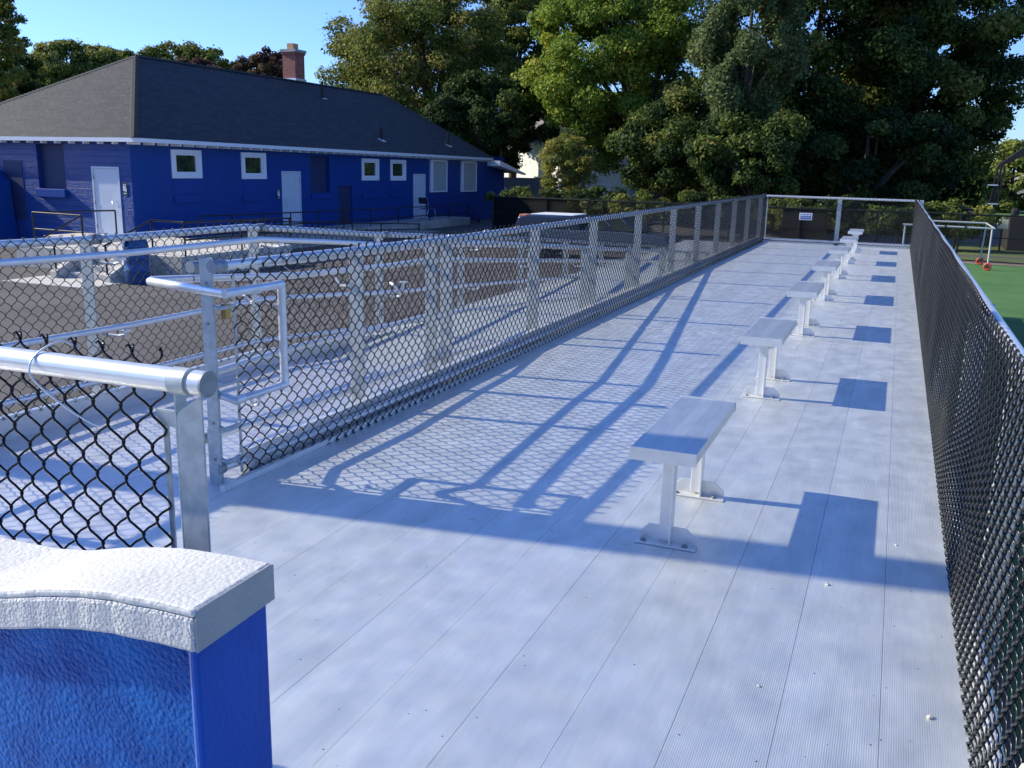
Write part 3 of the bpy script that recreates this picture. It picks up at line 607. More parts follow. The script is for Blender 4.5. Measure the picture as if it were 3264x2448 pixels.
wall_with_holes(BLOCKY, 'side_wall', 'x', X1, Y0, 52.7, GZ, ZT, blS+[(a+.1, c-.1, z+.1, t-.1) for a, c, z, t in winS+bdS]+drS+dkS)
wall_with_holes(BLOCKX, 'end_wall', 'y', Y0, X0, X1, GZ, ZT, [(-24.65, -23.45, .54, 1.96), (-22.33, -21.19, -.82, 1.29)])
b = MB(); b.quad((X0, Y0, GZ), (X0, 52.7, GZ), (X0, 52.7, ZT), (X0, Y0, ZT)); b.quad((X0, 52.7, GZ), (X1, 52.7, GZ), (X1, 52.7, 1.55), (X0, 52.7, 1.55)); b.build('back_wall', BLUEP, bd)
for a, c, z, t in winS:
    fm = MB(); x = X1+.02
    fm.box(X1-.05, x+.02, a, a+.17, z, t); fm.box(X1-.05, x+.02, c-.17, c, z, t); fm.box(X1-.05, x+.02, a+.17, c-.17, z, z+.15); fm.box(X1-.05, x+.02, a+.17, c-.17, t-.13, t)
    win = fm.build('window', WHITE, bd, bevel=.005)
    f2 = MB(); f2.box(X1-.07, X1+.0, a+.17, a+.25, z+.15, t-.13); f2.box(X1-.07, X1+0, c-.25, c-.17, z+.15, t-.13); f2.box(X1-.07, X1, a+.25, c-.25, z+.15, z+.21); f2.box(X1-.07, X1, a+.25, c-.25, t-.18, t-.13); f2.build('frame', WHITE, win)
    MB().box(X1-.06, X1-.05, a+.25, c-.25, z+.21, t-.18).build('pane', GLASS, win)
for a, c, z, t in brk:
    MB().box(X1-.01, X1+.012, a, c, z+.005, t).build('bricked_opening', CANVAS if False else BLUEP, bd)
    MB().box(X1-.01, X1+.05, a-.05, c+.02, z-.30, z-.06).build('window_sill', BLUEP, bd)
for a, c, z, t in blS:
    MB().box(X1-.17, X1-.15, a, c, z, t).build('blind_window', CANVAS, bd); MB().box(X1-.01, X1+.05, a-.03, c+.03, z-.24, z-.01).build('window_sill', BLUEP, bd)
for a, c, z, t in dkS: MB().box(X1-.10, X1-.08, a, c, z, t).build('door', CANVAS, bd, label='small dark blue service door')
for a, c, z, t in bdS:
    fm = MB(); fm.box(X1-.02, X1+.10, a-.22, a, z, t+.04); fm.box(X1-.02, X1+.10, c-.05, c, z, t+.0); fm.box(X1-.02, X1+.10, a, c-.05, z, z+.06); fm.box(X1-.02, X1+.10, a, c-.05, t-.05, t+.04)
    win = fm.build('window', WHITE, bd, bevel=.005, label='boarded-up window with white frame'); MB().box(X1-.02, X1+.06, a, c-.05, z+.06, t-.05).build('board', BOARD, win)
def door_side(a, c, z, t, hinge_far=True):
    fm = MB(); fm.box(X1-.10, X1+.012, a, a+.06, z, t); fm.box(X1-.10, X1+.012, c-.06, c, z, t); fm.box(X1-.10, X1+.012, a+.06, c-.06, t-.06, t)
    d = MB().box(X1-.055, X1-.015, a+.065, c-.065, z, t-.065).build('door', DOORP, bd, bevel=.004)
    fm.build('frame', DOORP, d)
    hy = a+.22; MB().tube([(X1-.01, hy, z+1.05), (X1+.05, hy, z+1.05), (X1+.05, hy, z+.78), (X1-.01, hy, z+.78)], .012, 8).build('handle', ALU, d)
    for zz in (z+.5, t-.35): MB().box(X1-.014, X1+.0, c-.075, c-.05, zz-.06, zz+.06).build('hinge', ZINC, d)
for q in drS: door_side(*q)
# end wall door, blind window
fm = MB(); a, c, z, t = -22.33, -21.19, -.82, 1.29
fm.box(a, a+.06, Y0-.012, Y0+.10, z, t); fm.box(c-.06, c, Y0-.012, Y0+.10, z, t); fm.box(a+.06, c-.06, Y0-.012, Y0+.10, t-.06, t)
d = MB().box(a+.065, c-.065, Y0+.012, Y0+.05, z, t-.065).build('door', DOORP, bd, bevel=.004); fm.build('frame', DOORP, d)
MB().tube([(-21.42, Y0+.01, .23), (-21.45, Y0-.10, .23), (-21.45, Y0-.10, -.09), (-21.42, Y0+.01, -.09)], .013, 10).build('handle', ALU, d)
MB().tube([(-21.35, Y0+.012, .08), (-21.35, Y0-.02, .08)], .025, 10).build('lock', ALU, d)
for zz in (.95, .15, -.6): MB().box(a+.05, a+.075, Y0-.02, Y0+.0, zz-.06, zz+.06).build('hinge', ZINC, d)
MB().box(-24.65, -23.45, Y0+.15, Y0+.17, .54, 1.96).build('blind_window', CANVAS, bd); MB().box(-24.68, -23.42, Y0-.13, Y0+.14, .28, .535).build('window_sill', BLUEP, bd, bevel=.01)
MB().box(-26.2, -25.35, Y0-.01, Y0+.004, -.5, 1.4).build('wall_panel', CANVAS, bd)
# restroom signs
SG = mat('sign_dark_green', (.03, .05, .05), .4)
for kx in (0, 1):
    if kx == 0: o0, ax = (-21.08, Y0-.012), 'y'
    else: o0, ax = (X1+.012, 30.15), 'x'
    def bx(b, u0, u1, z0, z1, d):
        if ax == 'y': b.box(o0[0]+u0, o0[0]+u1, o0[1]-d-.004, o0[1]-d, z0, z1)
        else: b.box(o0[0]+d, o0[0]+d+.004, o0[1]+u0, o0[1]+u1, z0, z1)
    zc = .42 if kx == 0 else .15
    s = thing('restroom_sign', ['dark restroom sign with white figures beside the sunlit end door', 'dark restroom sign beside the first door on the shaded long wall'][kx], 'sign', (o0[0], o0[1], zc), 'restroom signs beside the doors')
    b = MB(); bx(b, 0, .19, zc, zc+.40, 0); b.build('sign_board', SG, s)
    b = MB(); bx(b, .03, .085, zc+.14, zc+.29, .005); bx(b, .04, .075, zc+.30, zc+.34, .005); bx(b, .10, .16, zc+.12, zc+.22, .005); bx(b, .105, .135, zc+.2, zc+.30, .005); bx(b, .105, .14, zc+.31, zc+.35, .005); bx(b, .04, .15, zc+.05, zc+.075, .005); b.build('sign_lettering', WHITE, s)

# roof
EX, EY0, EY1, EZ = -20.26, 22.52, 49.93, 2.18
RXc, RZ = -25.2, 5.28; RY0, RY1 = 28.0, 46.1; EXL = -30.2
def roof_mesh(name, polys, m, parent):
    me = bpy.data.meshes.new(name); vs = []; fs = []; uvs = []
    org = parent_loc(parent)
    for poly in polys:
        P = [Vector(p) for p in poly]; b0 = len(vs); e = (P[1]-P[0]).normalized(); nn = (P[1]-P[0]).cross(P[2]-P[0]).normalized(); g = nn.cross(e)
        if g.z < 0: g = -g
        for p in P: vs.append(p-org); uvs.append(((p-P[0]).dot(e), (p-P[0]).dot(g)))
        fs.append(tuple(range(b0, b0+len(P))))
    me.from_pydata([tuple(v) for v in vs], [], fs); uv = me.uv_layers.new(name='UVMap')
    for l in me.loops: uv.data[l.index].uv = uvs[l.vertex_index]
    me.materials.append(m); o = bpy.data.objects.new(name, me); col.objects.link(o); o.parent = parent; return o
roof = roof_mesh('roof', [[(EX, EY0, EZ), (EX, EY1, EZ-.12), (RXc, RY1, RZ), (RXc, RY0, RZ)], [(EXL, EY0, EZ), (EX, EY0, EZ), (RXc, RY0, RZ)], [(EX, EY1, EZ-.12), (EXL, EY1, EZ-.12), (RXc, RY1, RZ)], [(EXL, EY1, EZ-.12), (EXL, EY0, EZ), (RXc, RY0, RZ), (RXc, RY1, RZ)]], ROOF, bd)
# hip and ridge caps
HIPM = mat('hip_shingle', (.04, .04, .04), .85, 0, (.07, .068, .066), 12)
for n_, (p, q) in enumerate([((EX, EY0, EZ), (RXc, RY0, RZ)), ((RXc, RY0, RZ), (RXc, RY1, RZ)), ((EXL, EY0, EZ), (RXc, RY0, RZ)), ((EX, EY1, EZ-.12), (RXc, RY1, RZ))]):
    p, q = Vector(p), Vector(q); b = MB(); L = (q-p).length; k = int(L/.15); d = (q-p).normalized(); s = d.cross(Vector((0, 0, 1))).normalized()
    for i in range(k):
        c0 = p+d*(i*.15); c1 = p+d*(i*.15+.17); dn = Vector((0, 0, -.055)) if n_ != 1 else Vector((0, 0, -.07))
        b.quad(c0+s*.13+dn+Vector((0, 0, .035)), c0+Vector((0, 0, .045)), c1+Vector((0, 0, .022)), c1+s*.13+dn+Vector((0, 0, .012)))
        b.quad(c0+Vector((0, 0, .045)), c0-s*.13+dn+Vector((0, 0, .035)), c1-s*.13+dn+Vector((0, 0, .012)), c1+Vector((0, 0, .022)))
    b.build('roof_hip' if n_ != 1 else 'roof_ridge', HIPM, roof)
b = MB()
b.hexa([(EX-.02, EY0, EZ-.13), (EX+.02, EY0, EZ-.13), (EX+.02, EY1, EZ-.24), (EX-.02, EY1, EZ-.24), (EX-.02, EY0, EZ-.005), (EX+.02, EY0, EZ-.005), (EX+.02, EY1, EZ-.125), (EX-.02, EY1, EZ-.125)])
b.box(EXL, EX-.022, EY0-.02, EY0+.02, EZ-.13, EZ-.005); b.build('fascia', WHITE, bd)
b = MB(); b.box(EXL, EX-.03, EY0+.03, Y0-.001, EZ-.05, EZ-.02)
b.quad((X1+.001, Y0, EZ-.05), (EX-.03, Y0, EZ-.05), (EX-.03, EY1, EZ-.16), (X1+.001, EY1, EZ-.16)); b.build('soffit', WHITE, bd)
b = MB(); n = 46
for i in range(n):
    y = EY0+.25+i*(EY1-EY0-.4)/(n-1); z = EZ-.12*(y-EY0)/(EY1-EY0); MB().box(X1-.0, EX-.024, y-.03, y+.03, z-.20, z-.055).build('rafter_tail', WHITE, bd)
for i in range(18): x = EX-.3-i*.6; MB().box(x-.03, x+.03, EY0+.0245, Y0, EZ-.20, EZ-.055).build('rafter_tail', WHITE, bd)
# low roof at the far end
lr = roof_mesh('porch_roof', [[(-19.9, 50.2, 1.93), (-19.5, 53.2, 1.22), (-26, 53.2, 1.22), (-26, 50.2, 1.93)]], ROOF, bd)
b = MB(); b.hexa([(-19.9, 50.15, 1.62), (-19.5, 53.2, 1.12), (-19.56, 53.2, 1.12), (-20.69, 50.15, 1.62), (-19.9, 50.15, 1.92), (-19.5, 53.2, 1.22), (-19.56, 53.2, 1.22), (-20.69, 50.15, 1.92)]); b.build('fascia', WHITE, bd)
# chimney, vents
ch = MB().box(-26.0, -25.3, 38.15, 38.9, 4.6, 6.6).build('chimney', BRICK, bd)
MB().box(-26.08, -25.22, 38.07, 38.98, 6.6, 6.72).build('chimney_cap', CONCD, ch); MB().box(-26.04, -25.26, 38.11, 38.94, 6.5, 6.597).build('chimney_collar', BRICK, ch)
MB().box(-25.85, -25.5, 38.32, 38.72, 6.72, 7.0).build('chimney_pot', mat('clay', (.50, .30, .15), .8), ch)
MB().box(-26.05, -25.25, 38.1, 38.95, 5.1, 5.42).build('flashing', ALU, ch)
for (u, v, ut, vt) in ((1028, 313, 1026, 264), (1216, 447, 1213, 410), (1428, 464, 1425, 425)):
    # intersect with the side roof plane
    n_ = Vector((RZ-EZ, 0, EX-RXc)).normalized(); d = Vector(RX*(u-1632)/F_PX + DN*(v-1224)/F_PX + FW); t = (Vector((EX, EY0, EZ-.05))-Vector(CAM)).dot(n_)/d.dot(n_); P = Vector(CAM)+d*t
    h = (v-vt)/F_PX*t*1.02
    vp = MB().tube([P+Vector((0, 0, -.2)), P+Vector((0, 0, h))], .06, 10).build('vent_pipe', RAILP, roof)
    b = MB(); b.hexa([P+Vector(q) for q in ((-.1, -.16, .05), (.16, -.16, -.09), (.16, .16, -.09), (-.1, .16, .05), (-.1, -.16, .09), (.16, -.16, -.04), (.16, .16, -.04), (-.1, .16, .09))]); b.build('vent_flashing', ALU, roof)
# downpipe at far corner
MB().tube([(X1+.05, 52.72, GZ), (X1+.05, 52.72, .4)], .04, 8).build('downpipe', WHITE, bd)

# bulkhead wall at the left end
bh = thing('blue_bulkhead', 'sloping blue wall against the sunlit end of the building', 'wall', (-26.3, 21.8, GZ))
MB().prism([(-28.0, 22.0, GZ), (-25.75, 22.0, GZ), (-25.9, 22.0, .75), (-26.3, 22.0, 1.1), (-28.0, 22.0, 1.5)], (0, .7, 0)).build('wall_body', BLUEP, bh)
MB().tube([(-25.0, 21.3, -1.2), (-26.6, 21.2, .1)], .05, 8).build('handrail', RAILP, bh)

# ================================================================== LANDINGS, STAIRS, RAILINGS
st = thing('concrete_landing', 'beige concrete landing and steps in front of the sunlit end door', 'stairs', (-18, 19, GZ))
MB().box(-20.6, -14.9, 18.3, 22.95, GZ, -.82).build('landing_slab', CONC, st, bevel=.02)
MB().box(-23.0, -20.61, 21.3, 22.95, GZ, -.83).build('landing_slab', CONC, st, bevel=.02)
for i in range(3): MB().box(-17.6, -16.1, 18.29-.36*(3-i)+0, 18.295-.36*(2-i), GZ, GZ+.145*(i+1)).build('step', CONC, st, bevel=.01)
for x in (-17.82, -16.08):
    MB().prism([(x, 16.9, GZ), (x, 18.29, GZ), (x, 18.29, -.70), (x, 18.0, -.70), (x, 16.9, -1.22)], (.2, 0, 0)).build('cheek_wall', CONC, st, bevel=.01)
MB().box(-18.3, -15.6, 15.9, 17.2, GZ-.02, GZ+.012).build('apron', CONC, st)
rp = thing('concrete_ramp', 'long concrete walkway raised along the shaded blue wall', 'ramp', (-19.9, 35, GZ))
MB().box(-20.69, -19.1, 22.96, 44.4, GZ, -1.02).build('walkway_slab', CONCD, rp, bevel=.02)
MB().hexa([(-19.09, 27, GZ), (-17.9, 27, GZ), (-17.9, 38.5, GZ), (-19.09, 38.5, GZ), (-19.09, 22.96, -.84), (-17.9, 22.96, -.84), (-17.9, 38.5, GZ+.02), (-19.09, 38.5, GZ+.02)]).build('ramp_slab', CONCD, rp)

def railing(label, cat, runs, posts, loc):
    t = thing('hand_railing', label, cat, loc)
    for r in runs: MB().tube(r, .024, 10).build('rail', RAILP, t)
    for p, q in posts: MB().tube([p, q], .024, 8).build('post', RAILP, t)
    return t
yA = [24.0, 25.6, 27.3, 28.9, 30.7, 32.5, 34.6, 37.0, 40.0, 42.2, 44.3]
zA = lambda y: float(np.interp(y, [23, 28, 44.4], [-.18, -.25, -.38]))
railing('upper dark railing along the walkway by the shaded blue wall', 'railing', [[(-19.2, y, zA(y)) for y in yA]+[(-19.2, 45.8, -1.15)], [(-19.2, y, zA(y)-.42) for y in yA]+[(-19.2, 45.8, -1.35)]], [((-19.2, y, -1.1), (-19.2, y, zA(y))) for y in yA]+[((-19.2, 45.8, GZ), (-19.2, 45.8, -1.15))], (-19.2, 34, -1.02))
zB = lambda y: float(np.interp(y, [23.3, 38.6], [-.26, -1.05]))
railing('lower sloping dark railing in front of the walkway railing', 'railing', [[(-18.0, 23.3, -.26), (-18.0, 36.8, -.98)], [(-18.0, 23.3, -.66), (-18.0, 36.8, -1.2)]], [((-18.0, y, GZ), (-18.0, y, zB(y))) for y in (23.3, 25.2, 27.2, 29.2, 31.2, 33.4, 36.7)], (-18, 30, GZ))
railing('dark pipe railing left of the steps before the end door', 'railing', [[(-20.1, 18.5, .08), (-18.35, 18.5, .06)], [(-20.1, 18.5, -.36), (-18.35, 18.5, -.38)], [(-20.1, 18.5, .08), (-20.1, 21.4, .03)], [(-18.35, 18.5, .06), (-18.25, 17.0, -.5)]], [((-20.1, 18.5, -.82), (-20.1, 18.5, .08)), ((-18.35, 18.5, -.82), (-18.35, 18.5, .06)), ((-20.1, 21.4, -.82), (-20.1, 21.4, .03)), ((-17.72, 17.0, GZ), (-17.72, 17.0, -.45))], (-19.2, 18.5, -.82))
railing('dark pipe railing right of the steps before the end door', 'railing', [[(-16.0, 16.9, -.52), (-16.0, 18.5, .03), (-14.95, 18.5, .02)], [(-14.95, 18.5, .02), (-14.95, 22.9, -.05)], [(-14.95, 18.5, -.42), (-14.95, 22.9, -.45)]], [((-16.0, 16.95, GZ), (-16.0, 16.95, -.52)), ((-16.0, 18.5, -.82), (-16.0, 18.5, .03)), ((-14.95, 18.5, -.82), (-14.95, 18.5, .02)), ((-14.95, 20.7, -.82), (-14.95, 20.7, -.02)), ((-14.95, 22.9, -.82), (-14.95, 22.9, -.05))], (-15.5, 18.5, -.82))

# barrel
gb = at(410, 908, 2, GZ); bx_, by_ = float(gb[0]), float(gb[1])+.3
br = thing('blue_barrel', 'blue plastic drum standing beside the concrete steps', 'barrel', (bx_, by_, GZ))
b = MB(); prof = [(.24, 0), (.28, .04), (.285, .30), (.30, .32), (.30, .34), (.285, .36), (.29, .60), (.305, .62), (.305, .64), (.29, .66), (.285, .86), (.30, .88), (.30, .90)]
n = 28; b0 = 0
for r_, z_ in prof:
    for j in range(n): a_ = 2*math.pi*j/n; b.v.append((bx_+r_*math.cos(a_), by_+r_*math.sin(a_), GZ+z_))
for i in range(len(prof)-1):
    for j in range(n): j2 = (j+1) % n; b.f.append((i*n+j, i*n+j2, (i+1)*n+j2, (i+1)*n+j)); b.sm.append(True)
b.build('drum', BARRELP, br)
b = MB()
for j in range(n):
    a_ = 2*math.pi*j/n; a2 = 2*math.pi*(j+1)/n
    if j in (20, 21): continue
    b.quad((bx_+.30*math.cos(a_), by_+.30*math.sin(a_), GZ+.90), (bx_+.30*math.cos(a2), by_+.30*math.sin(a2), GZ+.90), (bx_+.26*math.cos(a2), by_+.26*math.sin(a2), GZ+1.07), (bx_+.26*math.cos(a_), by_+.26*math.sin(a_), GZ+1.07))
b.build('lid', BARRELP, br)

# chair by the third door
cy_ = 41.2; cx_ = -20.0; cb_ = -1.02
chh = thing('folding_chair', 'metal-legged chair standing by the far pale door on the walkway', 'chair', (cx_, cy_, cb_))
MB().box(cx_-.25, cx_+.22, cy_-.15, cy_+.55, cb_+.48, cb_+.52).build('seat', mat('dark_blue_plastic', (.02, .04, .14), .4), chh, bevel=.01)
MB().hexa([(cx_-.25, cy_-.28, cb_+.75), (cx_+.22, cy_-.28, cb_+.75), (cx_+.22, cy_-.24, cb_+.75), (cx_-.25, cy_-.24, cb_+.75), (cx_-.25, cy_-.36, cb_+1.05), (cx_+.22, cy_-.36, cb_+1.05), (cx_+.22, cy_-.32, cb_+1.05), (cx_-.25, cy_-.32, cb_+1.05)]).build('backrest', mat('dark_plastic', (.02, .03, .05), .4), chh)
for dx in (-.24, .21):
    MB().tube([(cx_+dx, cy_-.34, cb_+1.05), (cx_+dx, cy_-.12, cb_+.5)], .016, 6).build('back_frame', ALU, chh)
    MB().tube([(cx_+dx, cy_-.12, cb_+.5), (cx_+dx, cy_-.42, cb_)], .016, 6).build('leg', ALU, chh)
    MB().tube([(cx_+dx, cy_+.5, cb_+.5), (cx_+dx, cy_+.62, cb_)], .016, 6).build('leg', ALU, chh)

# floodlight pole behind the building
pA = at(1603, 338, 1, 56); pB = at(1592, 505, 1, 56)
fl_ = thing('floodlight_pole', 'thin rusty pole with floodlight and bent panel above the roof end', 'lamp post', (pB[0], 56, GZ))
MB().tube([(pB[0], 56, GZ), (pA[0], 56, pA[2])], .07, 8).build('pole', WOODRUST, fl_)
MB().box(pA[0]+.05, pA[0]+1.1, 55.9, 56.0, pA[2]-.9, pA[2]-.25).build('reflector_panel', mat('faded_panel', (.42, .27, .20), .6), fl_)
MB().tube([(pA[0]+.5, 55.6, pA[2]-1.15), (pA[0]+.62, 56.1, pA[2]-1.05)], .22, 12).build('lamp_head', ALU, fl_)
MB().box(pA[0]-.45, pA[0]-.1, 55.9, 56.1, pA[2]-.4, pA[2]-.1).build('lamp_head', ALU, fl_)

# ================================================================== FAR DARK FENCE
fd = thing('dark_fence', 'tall dark fence with privacy fabric running behind the aisle and car park', 'fence', (-5, 38, GZ))
A = Vector((-15.9, 40.1, GZ)); B = Vector((12, 35.6, GZ)); D = (B-A); nD = Vector((-D.y, D.x, 0)).normalized()
ftop = .27
MB().tube([A+Vector((0, 0, 1.62)), A+D*.4+Vector((0, 0, 1.62)), B+Vector((0, 0, 1.70))], .03, 8).build('top_rail', DKSTEEL, fd)
MB().tube([A+Vector((0, 0, .9)), B+Vector((0, 0, .9))], .02, 6).build('middle_rail', DKSTEEL, fd)
MB().tube([A+Vector((0, 0, .06)), B+Vector((0, 0, .06))], .02, 6).build('bottom_rail', DKSTEEL, fd)
for i in range(11):
    p = A+D*(i/10); MB().tube([p, p+Vector((0, 0, 1.68))], .035, 8).build('post', DKSTEEL, fd)
chain('chain_link_mesh', [tuple(A), tuple(B)], .03, 1.72, tuple(nD), fd, diag=.09, sides=3, hi=False, r=.0034, m=DKSTEEL, knuckle=False)
def fab(t0, t1, off=.05):
    p = A+D*t0-nD*-off; q = A+D*t1-nD*-off; b = MB(); b.hexa([p+Vector((0, 0, .05)), q+Vector((0, 0, .05)), q+nD*.01+Vector((0, 0, .05)), p+nD*.01+Vector((0, 0, .05)), p+Vector((0, 0, 1.6)), q+Vector((0, 0, 1.6)), q+nD*.01+Vector((0, 0, 1.6)), p+nD*.01+Vector((0, 0, 1.6))]); return b
fab(0, .135).build('privacy_fabric', DARKFAB, fd); fab(.475, .535).build('privacy_fabric', DARKFAB, fd)

# ================================================================== VEHICLE
vy = 29.0
car = thing('parked_truck', 'dark pickup truck with a painted highlight strip on its covered bed, parked behind the left fence', 'truck', (-8.2, vy, GZ))
CARP = mat('dark_blue_car_paint', (.02, .035, .07), .25, .3, coat=.6); TOPP = mat('pale_cover', (.13, .14, .16), .25, coat=.5)
SIL = mat('silver_car_paint', (.10, .12, .16), .3, .4, coat=.5)
def carbox(pr, y0, y1): return MB().prism([(x, y0, z) for x, z in pr], (0, y1-y0, 0))
carbox([(-10.4, -1.05), (-5.1, -1.05), (-5.0, -.75), (-5.2, -.50), (-6.5, -.40), (-10.4, -.42)], vy, vy+1.85).build('body', SIL, car, bevel=.04)
carbox([(-7.9, -.42), (-5.95, -.40), (-6.6, .06), (-7.6, .08)], vy+.08, vy+1.77).build('cab', CARP, car, bevel=.05)
carbox([(-10.35, -.42), (-8.05, -.42), (-8.05, .0), (-9.9, .02), (-10.2, -.05)], vy+.05, vy+1.8).build('bed_cover', CARP, car, bevel=.05)
MB().box(-9.8, -8.3, vy+.2, vy+1.6, .022, .06).build('roof_highlight', mat('highlight_white', (.7, .7, .7), .4), car, bevel=.015)  # thin white slab standing in for the bright highlight on the truck's top
MB().box(-10.2, -9.9, vy+.1, vy+.6, -.10, .03).build('load_bag', mat('orange_bag', (.45, .14, .05), .7), car, bevel=.04)
MB().prism([(-7.65, vy+.07, -.36), (-7.15, vy+.07, -.36), (-7.15, vy+.07, .0), (-7.6, vy+.07, .02)], (0, .02, 0)).build('window', GLASS, car)
MB().prism([(-7.0, vy+.07, -.36), (-6.2, vy+.07, -.37), (-6.65, vy+.07, .0), (-7.0, vy+.07, .0)], (0, .02, 0)).build('window', GLASS, car)
MB().box(-10.44, -10.38, vy+.02, vy+.35, -.75, -.4).build('tail_light', REDP, car)
for x in (-9.5, -6.0):
    for y in (vy-.02, vy+1.65):
        wh = MB().tube([(x, y, GZ+.36), (x, y+.22, GZ+.36)], .36, 24).build('wheel', RUBBER, car); MB().tube([(x, y-.01, GZ+.36), (x, y, GZ+.36)], .2, 16).build('rim', ALU, wh)

# ================================================================== SPORTS FIELD
g = thing('wheeled_goal', 'white soccer goal frame on red wheels at the edge of the turf', 'goal', (3.2, 34, GZ))
tb = .033
MB().tube([(1.72, 34, -.035), (4.50, 34, -.06)], tb, 10).build('crossbar', WEBP, g)
MB().tube([(2.3, 35.6, .05), (4.35, 35.6, .04)], tb, 10).build('rear_bar', WEBP, g)
for p, q in (((1.80, 34, -.04), (1.80, 34, -1.38)), ((4.42, 34, -.06), (4.40, 33.7, -1.28)), ((4.36, 35.6, .04), (4.33, 35.9, -1.25))): MB().tube([p, q], tb*.9, 10).build('post', WEBP, g)
MB().tube([(4.50, 34, -.06), (4.35, 35.6, .04)], tb*.8, 8).build('side_bar', WEBP, g)
for x, y in ((4.40, 33.7), (4.33, 35.9)):
    wh = MB().ring((x, y, GZ+.13), (.3, 1, 0), .10, .03, 18, 8).build('wheel', REDP, g); MB().tube([(x-.01, y-.04, GZ+.13), (x+.01, y+.04, GZ+.13)], .06, 12).build('hub', RUBBER, wh)
for x in (2.4, 3.0, 3.6): MB().tube([(x, 34, -.045), (x+.06, 34, -.046)], tb*1.25, 8).build('net_clip', RUBBER, g)

bt = thing('batting_cage', 'tall dark netted cage frame at the right edge beyond the turf', 'cage', (5.3, 45, GZ))
q0 = at(3130, 735, 1, 45); q1 = at(3182, 530, 1, 45)
for i in range(3):
    MB().tube([(q0[0]+i*.13, 45, GZ), (q1[0]+i*.13, 45, q1[2])], .045, 8).build('post', DKSTEEL, bt)
NETM = mat('black_net', (.012, .012, .014), .8); NETM.blend_method = 'HASHED' if hasattr(NETM, 'blend_method') else None
top = at(3185, 528, 1, 45); e2 = at(3300, 462, 1, 45)
MB().hexa([(top[0]-.05, 45, top[2]-.1), (e2[0], 45, e2[2]-.25), (e2[0], 45.6, e2[2]-.25), (top[0]-.05, 45.6, top[2]-.1), (top[0], 45, top[2]+.05), (e2[0], 45, e2[2]+.25), (e2[0], 45.6, e2[2]+.25), (top[0], 45.6, top[2]+.05)]).build('roof_beam', NETM, bt)
MB().box(q0[0]-.05, q0[0]+.42, 45.0, 45.05, .62, .68).build('cross_bar', DKSTEEL, bt)
for v_ in (590, 650): p = at(3160, v_, 1, 45); MB().box(p[0]-.15, p[0]+.25, 44.93, 44.96, p[2]-.02, p[2]+.03).build('cross_bar', ALU, bt)
p = at(3196, 720, 1, 43); 
fb = thing('equipment_box', 'pale yellow padded box on a stand beside the dark cage', 'box', (p[0], 43, GZ)); MB().box(p[0]-.18, p[0]+.2, 43, 43.3, p[2]-.12, p[2]+.24).build('box_body', mat('cream', (.70, .62, .42), .6), fb); MB().tube([(p[0], 43.1, GZ), (p[0], 43.1, p[2]-.12)], .04, 8).build('stand', DKSTEEL, fb)
p = at(3240, 700, 1, 44)
db = thing('dark_shed', 'low black covered enclosure at the right edge', 'shed', (p[0], 44, GZ)); MB().box(p[0]-.25, p[0]+2.5, 44, 46, GZ, p[2]+.1).build('shed_body', NETM, db, bevel=.05); MB().box(p[0]-.2, p[0]+.1, 44.2, 44.6, p[2]+.1, p[2]+.45).build('shed_hood', NETM, db, bevel=.1)

# ================================================================== FAR HOUSES
SID = mat('white_siding', (.62, .62, .58), .6); N_, L_, b_ = nodes_of(SID)
tc = N_.new('ShaderNodeTexCoord'); sp = N_.new('ShaderNodeSeparateXYZ'); L_.new(tc.outputs['Object'], sp.inputs[0]); dv = N_.new('ShaderNodeMath'); dv.operation = 'DIVIDE'; dv.inputs[1].default_value = .22; L_.new(sp.outputs[2], dv.inputs[0]); frn = N_.new('ShaderNodeMath'); frn.operation = 'FRACT'; L_.new(dv.outputs[0], frn.inputs[0]); bp = N_.new('ShaderNodeBump'); bp.inputs['Distance'].default_value = .05; bp.invert = True; L_.new(frn.outputs[0], bp.inputs['Height']); L_.new(bp.outputs[0], b_.inputs['Normal'])
GRSH = mat('grey_roofing', (.16, .15, .15), .85, 0, (.22, .20, .19), 4)
SHUT = mat('shutter', (.04, .045, .06), .6)
def house(label, x0, x1, y0, y1, z1, zr, wins, wm=SID, axis='x', rot=0):
    h = thing('house', label, 'house', ((x0+x1)/2, y0, GZ))
    MB().box(x0, x1, y0, y1, GZ, z1).build('wall', wm, h)
    if axis == 'x':
        ym = (y0+y1)/2; MB().prism([(x0-.3, y0-.4, z1-.1), (x0-.3, y1+.4, z1-.1), (x0-.3, ym, zr)], (x1-x0+.6, 0, 0)).build('roof', GRSH, h)
    else:
        xm = (x0+x1)/2; MB().prism([(x0-.4, y0-.3, z1-.1), (x1+.4, y0-.3, z1-.1), (xm, y0-.3, zr)], (0, y1-y0+.6, 0)).build('roof', GRSH, h)
    if rot: h.rotation_euler.z = rad(rot)
    for (a, c, z, t) in wins:
        f = MB().box(a, c, y0-.05, y0-.001, z, t).build('window', WHITE, h)
        for q in (a-.45, c+.02): MB().box(q, q+.43, y0-.06, y0-.001, z-.02, t+.02).build('shutter', SHUT, f)
        MB().box(a+.08, c-.08, y0-.07, y0-.051, z+.08, t-.08).build('pane', GLASS, f)
    return h
hp = at(1720, 600, 1, 70)
house('white clapboard house seen between the blue building and the trees', -33, -15.5, 70, 78, 3.6, 6.2, [(hp[0]-.5, hp[0]+.5, -.6, .9), (-21.5, -20.5, -.6, .9)], rot=-28)
gr_ = at(1620, 640, 1, 58)
house('small grey-roofed garage beside the right end of the blue building', -27.5, at(1665, 640, 1, 58)[0], 58, 62, -.35, .9, [], mat('tan_wall', (.22, .20, .16), .8))
house('pale house with dark roof half hidden behind the big maples', -13.5, -8.5, 72, 80, 2.1, 3.8, [(-12.2, -11.2, -.4, 1.0)])
house('low pale building in the distance at the right', 7.0, 10.3, 120, 128, .55, .8, [], mat('beige_wall', (.5, .48, .42), .8))
